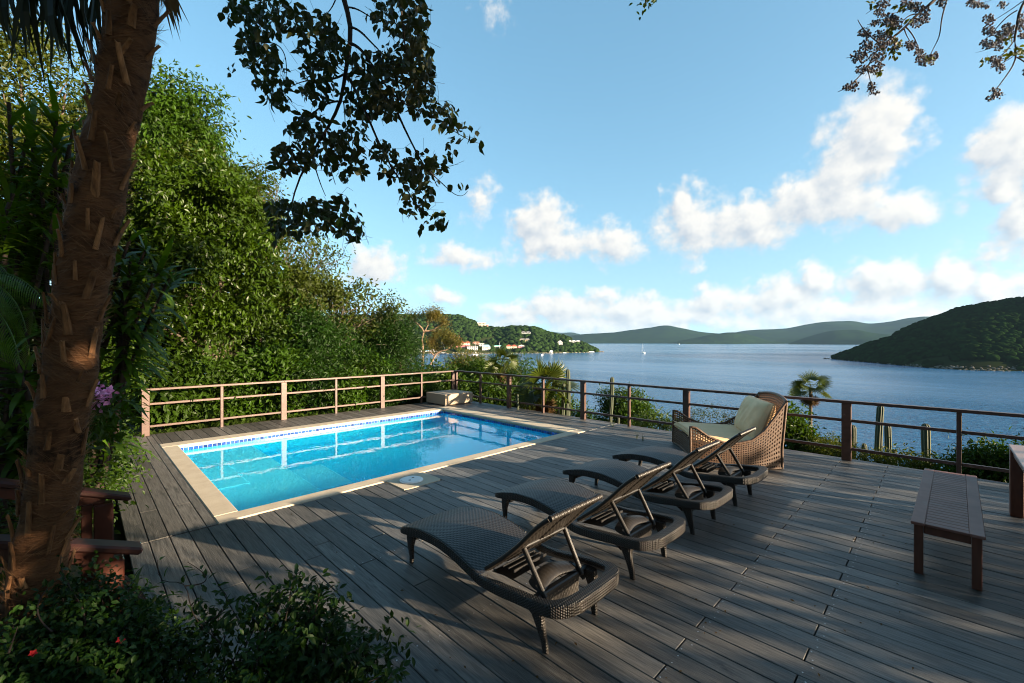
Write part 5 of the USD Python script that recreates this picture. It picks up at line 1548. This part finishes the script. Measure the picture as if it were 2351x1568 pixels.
def cactus(label, x, y_top, w, D, seed, lean=0.0, group=None):
    r = np.random.default_rng(seed)
    top = at(x, y_top, D)
    R = w / F * D / 2 * .88
    gz = float(ground_z(top[0], top[1])) - .15
    b = np.array([top[0], top[1], gz])
    H = top[2] - gz
    t = thing("columnar_cactus", label, "cactus", b, group=group)
    nr = 9; na = nr * 6; nh = max(12, int(H / .10))
    a = np.arange(na) / na * 2 * np.pi
    star = .86 + .17 * np.abs(np.cos(a * nr / 2)) ** 2.2
    zz = np.r_[np.linspace(0, H - R * 1.6, nh), H - R * 1.6 + R * 1.6 * np.sin(np.linspace(.2, 1, 8) * np.pi / 2)]
    rr = np.r_[np.full(nh, 1.0), np.sqrt(np.clip(1 - np.sin(np.linspace(.2, 1, 8) * np.pi / 2) ** 2.4, 0.002, 1))]
    ly = lean * (1 - zz / H) ** 1.4 + .02 * np.sin(zz * 2.1 + seed)
    wv = 1 + .05 * np.sin(zz * 3.3 + seed * 1.7)
    P = np.stack([star[None] * np.cos(a)[None] * (rr * wv)[:, None] * R + ly[:, None] * RGT[0], star[None] * np.sin(a)[None] * (rr * wv)[:, None] * R + ly[:, None] * RGT[1], np.repeat(zz[:, None], na, 1)], -1)
    P = np.concatenate([P, P[:, :1]], 1)
    obj("stem", grid(P), M["cactus"], t, smooth=True)
    for k in range(nr):                                     # pale spiny edge of each rib
        ak = k / nr * 2 * np.pi
        e = np.stack([np.cos(ak) * rr * wv * R * 1.03 + ly * RGT[0], np.sin(ak) * rr * wv * R * 1.03 + ly * RGT[1], zz + .002], -1)
        obj("rib_edge", tube(e, R * .075, 4), M["spine"], t)
    return t


for q in [("tall grey-green columnar cactus, taller of the pair left of the middle of the railing", 1304, 848, 9.5, 12.0, .0), ("columnar cactus close left of the tallest one of the pair", 1295, 880, 8.5, 12.2, -.05), ("thin columnar cactus behind the lower rail at the foot of the tall pair", 1303, 926, 6.5, 11.6, .05), ("small columnar cactus left of the foot of the tall pair", 1283, 940, 6.0, 11.4, 0),
          ("short columnar cactus seen between the second and third sea-side posts", 1190, 905, 5.5, 12.0, 0), ("single tall columnar cactus rising in front of the round bush", 1404, 866, 9.5, 10.8, -.1), ("small columnar cactus at the foot of the round bush beside the railing", 1422, 958, 7.0, 10.4, 0),
          ("columnar cactus close right of the widest dark post", 1957, 976, 13.5, 9.0, -.1), ("low columnar cactus, first short one right of the widest dark post", 1983, 1018, 11.5, 8.9, 0), ("tallest columnar cactus right of the armchair, leaning and crossing the top rail", 2022, 930, 15, 8.9, -.22), ("columnar cactus with a rounded tip, just right of the leaning tallest one", 2039, 975, 13, 9.1, -.08),
          ("lower columnar cactus in front of the round-tipped one", 2038, 1031, 11, 8.7, 0), ("short columnar cactus right of the round-tipped one", 2052, 1032, 11, 8.8, 0), ("stout columnar cactus left of the narrow post, nearest the bench", 2127, 973, 17, 8.9, -.12), ("short columnar cactus close left of the stout one near the bench", 2112, 1045, 11, 8.7, 0)]:
    cactus(*q[:5], seed=int(q[1]), lean=q[5])

tree("shrub", "rounded bright green bush behind the railing, pierced by a single cactus", "shrub", B([(1395, 915, 18, 20), (1440, 930, 45, 36), (1465, 955, 38, 32), (1410, 965, 40, 34)], u=11.6), "g_bright", 9000, 170, (.095, .042), clump=.2, per=12, r0=.03, rough=.4)
tree("shrub", "green bush beside the slender fan palm, right behind the armchair", "shrub", B([(1808, 975, 30, 34), (1828, 1005, 30, 28), (1880, 1040, 50, 18)], u=11.0), "g_bright", 7000, 171, (.095, .042), clump=.2, per=12, r0=.03, rough=.4)
tree("feathery_tree", "thin twiggy shrub with brown pods behind the front of the armchair", "shrub", B([(1590, 955, 22, 22), (1632, 950, 24, 22), (1672, 955, 20, 18), (1560, 975, 20, 12)], u=11.2), "g_airy", 1500, 172, (.05, .02), clump=.16, per=7, r0=.018, n_sub=6, shell=.3)
tree("shrub", "low yellow-green brush along the deck edge below the cactus group", "shrub", B([(2060, 1065, 50, 18), (2110, 1075, 40, 16), (2000, 1060, 40, 16), (2160, 1072, 30, 14)], u=10.2), "g_yellow", 3000, 173, (.07, .028), clump=.16, per=10, r0=.015)
tree("feathery_tree", "feathery green bush at the right behind the bench and table", "shrub", B([(2220, 1075, 40, 26), (2270, 1065, 46, 34), (2310, 1080, 40, 36), (2345, 1070, 40, 40)], u=10.0), "g_bright", 8000, 174, (.085, .03), clump=.2, per=14, r0=.02)
tree("shrub", "bushy growth below the rails between the armchair and the widest dark post", "shrub", B([(1900, 1030, 50, 18), (1935, 1045, 40, 16)], u=10.6), "g_yellow", 3600, 175, (.06, .02), clump=.18, per=12, r0=.015)
tree("shrub", "green shrubs on the slope below the third and fourth sea-side posts", "shrub", B([(1330, 960, 30, 24), (1360, 990, 30, 20), (1270, 930, 40, 40)], u=11.8), "g_bright", 7000, 176, (.12, .045), clump=.25, per=12, r0=.03)
tree("feathery_tree", "low feathery acacia with olive-orange top right of the railing corner", "tree", B([(1090, 860, 60, 28), (1140, 880, 60, 36), (1060, 890, 50, 40), (1180, 890, 40, 34), (1200, 850, 26, 22)], D=19.0), "g_bright", 15000, 177, (.17, .05), clump=.4, per=12, r0=.07, n_sub=4, rough=.4)
tree("feathery_tree", "orange-tinged low tree between the bare-limbed tree and the first fan palm", "tree", B([(1080, 838, 45, 18), (1115, 855, 40, 18), (1050, 835, 24, 16)], D=22.0), "g_orange", 4500, 178, (.16, .05), clump=.4, per=10, r0=.05)
tree("shrub", "dark green thicket on the slope under the railing corner", "shrub", B([(1000, 890, 50, 40), (1060, 920, 60, 40), (1150, 930, 70, 40), (1230, 945, 60, 40)], D=16.0), "g_mid", 16000, 179, (.19, .075), kind="oval", clump=.4, per=12, r0=.05)
tree("shrub", "small agave-like rosette bush left of the armchair", "shrub", B([(1515, 960, 20, 14), (1480, 972, 24, 12), (1535, 975, 20, 12)], u=10.6), "g_strappy", 900, 180, (.16, .02), kind="strap", clump=.2, r0=.02)

# orange tree with bare limbs
r = np.random.default_rng(18)
D_ = 24.0
ot_b = at(968, 860, D_); ot_b[2] = float(ground_z(ot_b[0], ot_b[1])) - .2
ot_ = thing("bare_limbed_tree", "orange-brown leaved tree with pale bare twisting limbs before the headland", "tree", ot_b)
q3 = lambda x, y: at((1200 + x / 7.837) * .7837, (900 + y / 7.837) * .7837, D_)
lim = [([(300, 1700), (290, 1400), (300, 1200), (305, 950), (290, 700), (320, 570), (280, 480), (200, 400), (120, 320), (60, 260), (10, 220)], .21, .05), ([(320, 570), (400, 545), (480, 540), (580, 500), (640, 450), (740, 400), (800, 330)], .13, .03), ([(300, 1560), (330, 1450), (400, 1430), (470, 1330), (540, 1200), (620, 1070), (720, 1010), (860, 970), (960, 880), (1060, 790), (1150, 660)], .16, .03), ([(560, 1100), (480, 1020), (400, 950), (340, 920)], .07, .02), ([(200, 400), (150, 300), (190, 150), (230, 60)], .06, .015), ([(320, 570), (400, 450), (420, 330)], .08, .02), ([(420, 430), (400, 250), (390, 120), (440, 40)], .04, .012), ([(480, 540), (560, 560), (600, 580)], .05, .02), ([(860, 970), (900, 880), (870, 760)], .05, .015), ([(960, 880), (970, 760), (1060, 640)], .04, .012), ([(640, 450), (700, 520), (740, 540)], .04, .015)]
for k, (pts, ra, rb) in enumerate(lim):
    obj("trunk" if k == 0 else "limb", tube(smooth_path([q3(*p) for p in pts], 30), np.linspace(ra, rb, 30) * .46, 8), M["pinebark"], ot_, smooth=60, off=ot_b)
bl = [(q3(x, y) + r.normal(size=3) * .3, np.array([rx, rx, ry]) / 7.837 * .7837 / F * D_) for x, y, rx, ry in ((520, 230, 150, 90), (300, 320, 110, 70), (620, 400, 140, 70), (500, 790, 170, 130), (430, 900, 120, 80), (620, 880, 90, 90), (950, 760, 140, 90), (1060, 820, 90, 70), (760, 320, 100, 70), (150, 200, 60, 40), (640, 560, 90, 40))]
obj("crown", foliage(r, bl, 7000, (.11, .045), clump=.3, per=10, shell=.3), M["g_orange"], ot_, off=ot_b, kind="stuff")

# trees out of view that shade the deck: a low thicket beyond its right end and a crown behind the camera
tree("shade_tree", "leafy tree behind the viewer that shades the stair and the left of the deck", "tree", [(np.array([2.9, -5.8, 5.0]), np.array([2.2, 1.8, 1.9])), (np.array([4.4, -6.4, 5.6]), np.array([1.7, 1.8, 1.7])), (np.array([1.4, -5.4, 4.6]), np.array([1.6, 1.6, 1.5])), (np.array([2.7, -5.9, 2.2]), np.array([1.7, 1.4, 1.5])), (np.array([1.2, -5.6, 1.8]), np.array([1.4, 1.2, 1.6]))], "g_mid", 18000, 190, (.22, .11), kind="oval", clump=.5, base=(3, -6, -.3))
tree("shade_tree", "row of leafy trees beyond the right end of the deck, out of view", "tree", [(np.array([8.0, -10.5, 1.25]), np.array([1.5, 1.4, 1.5])), (np.array([10.2, -11, 1.3]), np.array([1.5, 1.4, 1.5])), (np.array([5.9, -10.3, 1.3]), np.array([1.5, 1.3, 1.6])), (np.array([12.6, -11, 1.2]), np.array([1.7, 1.4, 1.6])), (np.array([9.1, -11.5, 1.9]), np.array([1.0, 1.0, .8])), (np.array([6.9, -11.5, 2.0]), np.array([.9, 1.0, .7])), (np.array([14.8, -11.5, 1.0]), np.array([1.6, 1.4, 1.6]))], "g_mid", 13000, 191, (.22, .11), kind="oval", clump=.5, base=(8, -10.5, -1))

rc = np.random.default_rng(44)
cb = [(d_ * FWD + x_ * RGT + np.array([0, 0, rc.uniform(6.7, 7.6)]) + np.r_[rc.normal(size=2) * .3, 0], np.array([1.7, 1.7, .85])) for d_ in (-4.5, -2.2, .2, 2.4) for x_ in (-6.5, -4, -1.5, 1.2, 3.8, 6.4) if not (x_ < -3.5 and d_ > 0)]  # overhead crown, out of view, added to block sky light from the foreground
tree("canopy_tree", "unseen spreading tree crown added high over the viewer to dim the foreground, from which the leafy bough hangs", "tree", cb, "g_over", 22000, 192, (.20, .12), kind="oval", clump=.6, base=(-3.0, -3.5, 0), r0=.2, fork=.7, shell=.3, droop=.6)

# ------------------------------------------------------------------ houses across the bay
WALLS = {k: mat("wall_" + k, c, tuple(x * .9 for x in c), .8, .2, scale=.5) for k, c in dict(white=(.72, .72, .70), cream=(.62, .54, .40), pink=(.55, .22, .22), grey=(.42, .42, .42), tan=(.36, .22, .15), yellow=(.60, .48, .24)).items()}
ROOFS = {k: mat("roof_" + k, c, tuple(x * .85 for x in c), .8, .2, scale=.6) for k, c in dict(red=(.36, .085, .05), brown=(.22, .10, .06), grey=(.20, .19, .20), white=(.70, .70, .70), blue=(.25, .45, .60), turq=(.20, .50, .42), pink=(.50, .12, .12)).items()}
M["winglass"] = mat("window_glass", (.02, .025, .03), (.03, .035, .04), .1, .6)


def house(label, x0, x1, y0, y1, wall, roof, kind="hip", storeys=2, porch=False, hill=headland, dx=0, units=1):
    """x0..y1: the view's pixels (3000 wide) that the house fills; it stands where that sight line meets the land."""
    k = .7837
    cx, yb = (x0 + x1) / 2 * k, y1 * k
    p = hill.hit(cx, yb - 1.0)
    D = float(p @ FWD)
    w = (x1 - x0) * k / F * D; h = (y1 - y0) * k / F * D
    base = at(cx, yb, D)
    gap = max(0.0, base[2] - p[2])
    t = thing("house", label, "house", base, 0)
    toc = unit(np.array([-base[0], -base[1], 0]))
    yaw = math.degrees(math.atan2(toc[1], toc[0])) + 90
    UsdGeom.Xformable(t).AddRotateZOp().Set(yaw)            # local -y faces the bay
    dp = max(5.0, w * .5)
    rh = {"flat": .10, "hip": .34, "gable": .36}[kind] * h
    wh = h - rh
    obj("wall", cbox(-w / 2, w / 2, 0, dp, -gap - 3, wh, .02), WALLS[wall], t)
    n = max(2, int(w / 3.2))
    for s in range(storeys):
        z0 = wh * (s + .28) / storeys; z1 = wh * (s + .78) / storeys
        for i in range(n):
            xa = -w / 2 + w * (i + .26) / n; xb = -w / 2 + w * (i + .74) / n
            obj("window", cbox(xa, xb, -.06, .10, z0, z1, .01), M["winglass"], t)
    for i in range(2):
        obj("window", cbox(w / 2 - .1, w / 2 + .06, dp * (.2 + .4 * i), dp * (.4 + .4 * i), wh * .3, wh * .7, .01), M["winglass"], t)
    e = .5
    uw = w / units
    for q in range(units):
        a, b = -w / 2 + q * uw - e * (q == 0), -w / 2 + (q + 1) * uw + e * (q == units - 1)
        if kind == "flat":
            rf = cbox(a, b - .01, -e, dp + e, wh + .01, h, .05)
        elif kind == "hip":
            m = min((b - a), dp) * .42
            rf = hull([(x, y, wh + .01) for x in (a, b - .01) for y in (-e, dp + e)] + [(x, y, wh + .25) for x in (a, b - .01) for y in (-e, dp + e)] + [((a + m), dp / 2 - .2, h), ((b - m), dp / 2 + .2, h), ((a + m), dp / 2 + .2, h), ((b - m), dp / 2 - .2, h)])
        else:
            rf = hull([(x, y, wh + .01) for x in (a, b - .01) for y in (-e, dp + e)] + [((a + b) / 2 + s, y, h) for y in (-e, dp + e) for s in (-.15, .15)])
        obj("roof", rf, ROOFS[roof], t)
    if porch:
        for s in range(storeys):
            z = wh * s / storeys
            obj("balcony", cbox(-w / 2 - .3, w / 2 + .3, -1.6, -.07, z - .1, z + .12, .02), WALLS["white"], t)
            for i in range(n + 1):
                xx = -w / 2 + w * i / n
                obj("column", cbox(xx - .14, xx + .14, -1.55, -1.27, z + .122, z + wh / storeys - .105, .02), WALLS["white"], t)
        obj("porch_roof", cbox(-w / 2 - .3, w / 2 + .3, -1.7, -e - .01, wh - .1, wh + .15, .02), ROOFS[roof], t)
    return t


house("flat-roofed cream villa high on the headland's ridge", 1398, 1423, 944, 957.5, "cream", "white", "flat", 2, True)
house("small tan annex right of the flat-roofed villa on the ridge", 1424, 1431, 950, 959, "tan", "white", "flat", 1)
house("white twin house with two grey roofs high on the headland slope", 1527, 1554, 970, 979.5, "white", "grey", "hip", 2, True, units=2)
house("yellowish house with a grey hip roof in the middle of the slope", 1523, 1538, 991.5, 1001.5, "yellow", "grey", "hip", 1)
house("yellow and white house with grey roof right beside the yellowish one", 1539, 1551, 991, 1002.5, "yellow", "grey", "hip", 2)
house("narrow white gabled house above the shore near the headland's tip", 1634, 1648, 997, 1012, "white", "white", "gable", 2)
house("long white house with several hip roofs on the headland's crest near the tip", 1663, 1699, 996, 1005.5, "white", "white", "hip", 1, units=3)
house("white tower-like house at the water's edge", 1610.5, 1620, 1026, 1038.5, "white", "white", "hip", 2)
house("low white boathouse at the water's edge", 1644, 1661, 1031.5, 1038.5, "white", "white", "gable", 1)
house("white pavilion with a wide pale roof at the headland's tip", 1721, 1741, 1028.5, 1037.5, "white", "white", "hip", 1)
house("cream two-storey house with red double roof above the shore", 1483, 1514, 1009.5, 1023, "cream", "red", "hip", 2, units=2)
house("pink and white gabled house right of the red-roofed cream house", 1517, 1538, 1010, 1021.5, "pink", "white", "gable", 2)
house("small house with a turquoise roof behind a mast", 1447, 1470, 1011, 1019, "white", "turq", "hip", 1)
house("white three-storey house with pale blue roof above the shore", 1412.5, 1436, 1010, 1028, "white", "blue", "hip", 3, True)
house("cream house with two red cupola roofs above the long red-roofed one", 1347, 1377, 999.5, 1014, "cream", "red", "hip", 2, units=2)
house("brown-roofed house between the trees above the bay", 1385, 1406, 1000.5, 1010, "tan", "brown", "hip", 1)
house("long low house with a dull red roof left of the white shore building", 1336, 1382, 1011.5, 1020.5, "pink", "pink", "hip", 1)
house("long white two-storey building by the shore behind the catamaran", 1369, 1399, 1013.5, 1025.5, "white", "grey", "flat", 2, True)
house("grey-white stepped house left of the blue-roofed one", 1403, 1418, 1006, 1016, "grey", "white", "flat", 2)
house("white shore building seen through the bare-limbed tree", 1262, 1283, 1024, 1032, "white", "white", "hip", 1)
house("pale shed by the shore at the left end of the bay", 1223, 1235, 1024, 1032, "white", "grey", "gable", 1)
house("low white house by the shore just left of the first yacht", 1247, 1260, 1026, 1032, "white", "blue", "gable", 1)

# ------------------------------------------------------------------ boats
M["gel"] = mat("boat_white", (.78, .78, .77), (.70, .70, .70), .25, .5)
M["navy"] = mat("boat_navy", (.02, .03, .06), (.03, .04, .07), .25, .5)
M["spar"] = mat("boat_spar", (.62, .62, .60), (.5, .5, .5), .4, .5)


def hull_mesh(L, Bm, fb, dr=.3, sh=.25):
    secs = []
    for q in np.linspace(0, 1, 13):
        hb = Bm / 2 * (1 - max(0, (q - .45) / .55) ** 2.2) * (.86 + .14 * min(1, q / .4))
        hb = max(hb, .02)
        z = fb + sh * (q - .4) ** 2 * 2
        x = -L / 2 + L * q
        secs.append([(x, -hb, z), (x, -hb * .92, z * .4), (x - .02 * L * (q > .9), -hb * .6, -dr * .7), (x, 0, -dr), (x, hb * .6, -dr * .7), (x, hb * .92, z * .4), (x, hb, z)])
    return loft(secs)


def rig(t, mast_h, x, z, boom, stays, D):
    th = .11
    obj("mast", tube([(x, 0, z), (x, 0, z + mast_h)], np.array([th, th * .7]), 6), M["spar"], t)
    obj("boom", tube([(x, 0, z + 1.6), (x - boom, 0, z + 1.75)], .12, 6), M["spar"], t)
    obj("furled_sail", tube([(x - .2, 0, z + 1.95), (x - boom * .5, 0, z + 2.1), (x - boom, 0, z + 1.95)], np.array([.26, .24, .12]), 6), M["gel"], t)
    for a in stays:
        obj("stay", tube([(a, 0, z), (x, 0, z + mast_h * .97)], .05, 4), M["spar"], t)
    obj("spreader", tube([(x, -.9, z + mast_h * .55), (x, .9, z + mast_h * .55)], .05, 4), M["spar"], t)


def boat_at(x, y):
    p = at(x * .7837, y * .7837, F * (EYE - SEA) / (y * .7837 - CY))
    p[2] = SEA
    return p


def yacht(label, x, y, L, mast, heading, look="gel", cabin=True):
    p = boat_at(x, y)
    t = thing("sailing_yacht", label, "boat", p, heading)
    obj("hull", hull_mesh(L, L * .29, L * .10), M[look], t, smooth=40)
    obj("cabin", hull([(L * a, s * L * b, L * .105 + z) for a, b in ((-.12, .09), (.16, .06)) for s in (-1, 1) for z in (0, L * .05)]), M["gel"], t)
    obj("cockpit_cover", hull([(L * a, s * L * .10, L * .17 + z) for a in (-.32, -.16) for s in (-1, 1) for z in (0, .12)]), M["navy"], t)
    for a in (-.32, -.16):
        for s in (-1, 1):
            obj("cover_post", tube([(L * a, s * L * .095, L * .10), (L * a, s * L * .095, L * .172)], .04, 4), M["spar"], t)
    for s in (-1, 1):
        obj("window", cbox(-.06 * L, .10 * L, s * L * .083 - .04, s * L * .083 + .04, L * .12, L * .14, .01), M["winglass"], t)
    rig(t, mast, L * .06, L * .10, L * .36, (L * .47, -L * .46), 0)
    return t


yacht("dark-hulled sailing yacht moored by the orange tree", 1296, 1037.5, 15.0, 24.0, 125, "navy")
yacht("white sailing yacht half hidden by the fan palm", 1464, 1041.5, 12.0, 20.5, 215)
yacht("small distant sailing yacht under way in mid bay", 1883.5, 1034.8, 12.0, 17.5, 60)
cp = boat_at(1393.5, 1041)
ct = thing("catamaran", "white cruising catamaran with bare mast moored before the houses", "boat", cp, 215)
for s in (-1, 1):
    obj("hull", move(hull_mesh(13.5, 1.9, 1.6), (0, s * 2.7, 0)), M["gel"], ct, smooth=40)
obj("bridge_deck", cbox(-5.2, 2.2, -2.6, 2.6, .75, 1.6, .05), M["gel"], ct)
obj("cabin", hull([(a, s * b, z) for a, b, z in ((-4, 2.3, 1.6), (2.0, 1.8, 1.6), (-4, 2.1, 2.8), (.9, 1.5, 2.7)) for s in (-1, 1)]), M["gel"], ct)
obj("cabin_window", cbox(-3.0, .6, -2.24, 2.24, 1.95, 2.35, .02), M["winglass"], ct)
obj("hardtop", cbox(-6.0, -2.4, -2.2, 2.2, 3.3, 3.45, .03), M["gel"], ct)
for s in (-1, 1):
    for a in (-5.8, -4.0):
        obj("hardtop_post", tube([(a, s * 2.05, 1.5), (a, s * 2.05, 3.31)], .06, 5), M["spar"], ct)
rig(ct, 19.0, 1.2, 2.7, 5.5, (6.3,), 0)
for x, y, lb in ((1588, 1040.8, "small white motor boat near the headland's shore"), (1357, 1036.5, "small launch close to the shore left of the catamaran"), (1990, 1008.9, "fast white motor boat far out below the distant hills")):
    p = boat_at(x, y)
    k = 1.0 if y > 1020 else 3.2
    t = thing("motor_boat", lb, "boat", p, 200)
    obj("hull", hull_mesh(7.0 * k, 2.3 * k, .8 * k), M["gel"], t, smooth=40)
    obj("cabin", hull([(a * k, s * .8 * k, z * k) for a, z in ((-1.2, .8), (1.4, .8), (-1.0, 2.0), (.6, 1.9)) for s in (-1, 1)]), M["gel"], t)
    obj("window", cbox(-.7 * k, .6 * k, -.79 * k, .79 * k, 1.3 * k, 1.7 * k, .02), M["winglass"], t)
for x, y, lb in ((1377, 1039, "white mooring buoy left of the catamaran"), (1285, 1039.5, "white mooring buoy beside the dark yacht")):
    p = boat_at(x, y)
    s = trimesh.creation.icosphere(subdivisions=2, radius=.7)
    t = thing("mooring_buoy", lb, "buoy", p)
    obj("float", (np.array(s.vertices) + np.array([0, 0, .35]), np.array(s.faces)), M["gel"], t, smooth=True)
    obj("ring", tube([(0, 0, .9), (0, 0, 1.35)], .09, 6), M["spar"], t)

# ------------------------------------------------------------------ sea air
HAZE = 2.2e-5
if HAZE:
    M["air"] = usdkit.material(stage, "/World/Looks/sea_air", {"v": ("principled_volume", {"color": (.42, .70, 1.0), "density": HAZE, "anisotropy": .2})}, [], volume="v.volume")
    hz = cbox(-14000, 14000, -14000, 14000, SEA - 25, 420, .1)
    obj("haze", hz, M["air"], kind="stuff", label="thin blue sea haze over the bay")

# ------------------------------------------------------------------ things that repeat belong to groups
GROUPS = dict(columnar_cactus="columnar cacti beyond the sea-side railing", house="houses on the headland across the bay", sailing_yacht="sailing yachts in the bay", motor_boat="motor boats in the bay", mooring_buoy="mooring buoys near the headland",
              fan_palm="fan palms on the slope below the deck", shrub="shrubs growing around the deck", feathery_tree="feathery-leaved trees and bushes around the deck", broadleaf_tree="broad-leaved trees behind the left railing", airy_tree="airy trees behind the left railing",
              deck_railing="timber railings of the deck", stair_handrail="handrails of the stair", berry_bough="boughs with dark berries at the top right", strap_leaved_plant="strap-leaved plants around the palm trunk", flower="red flowers in the lower left bush", grass_tuft="grass tufts growing between the boards", bush="foreground bushes at the lower left")
for p in stage.GetPrimAtPath("/World").GetChildren():
    n = p.GetName()
    base_name = n[:-4] if n[-4:-3] == "_" and n[-3:].isdigit() else n
    if base_name in GROUPS and not p.GetCustomDataByKey("group"):
        p.SetCustomDataByKey("group", GROUPS[base_name])
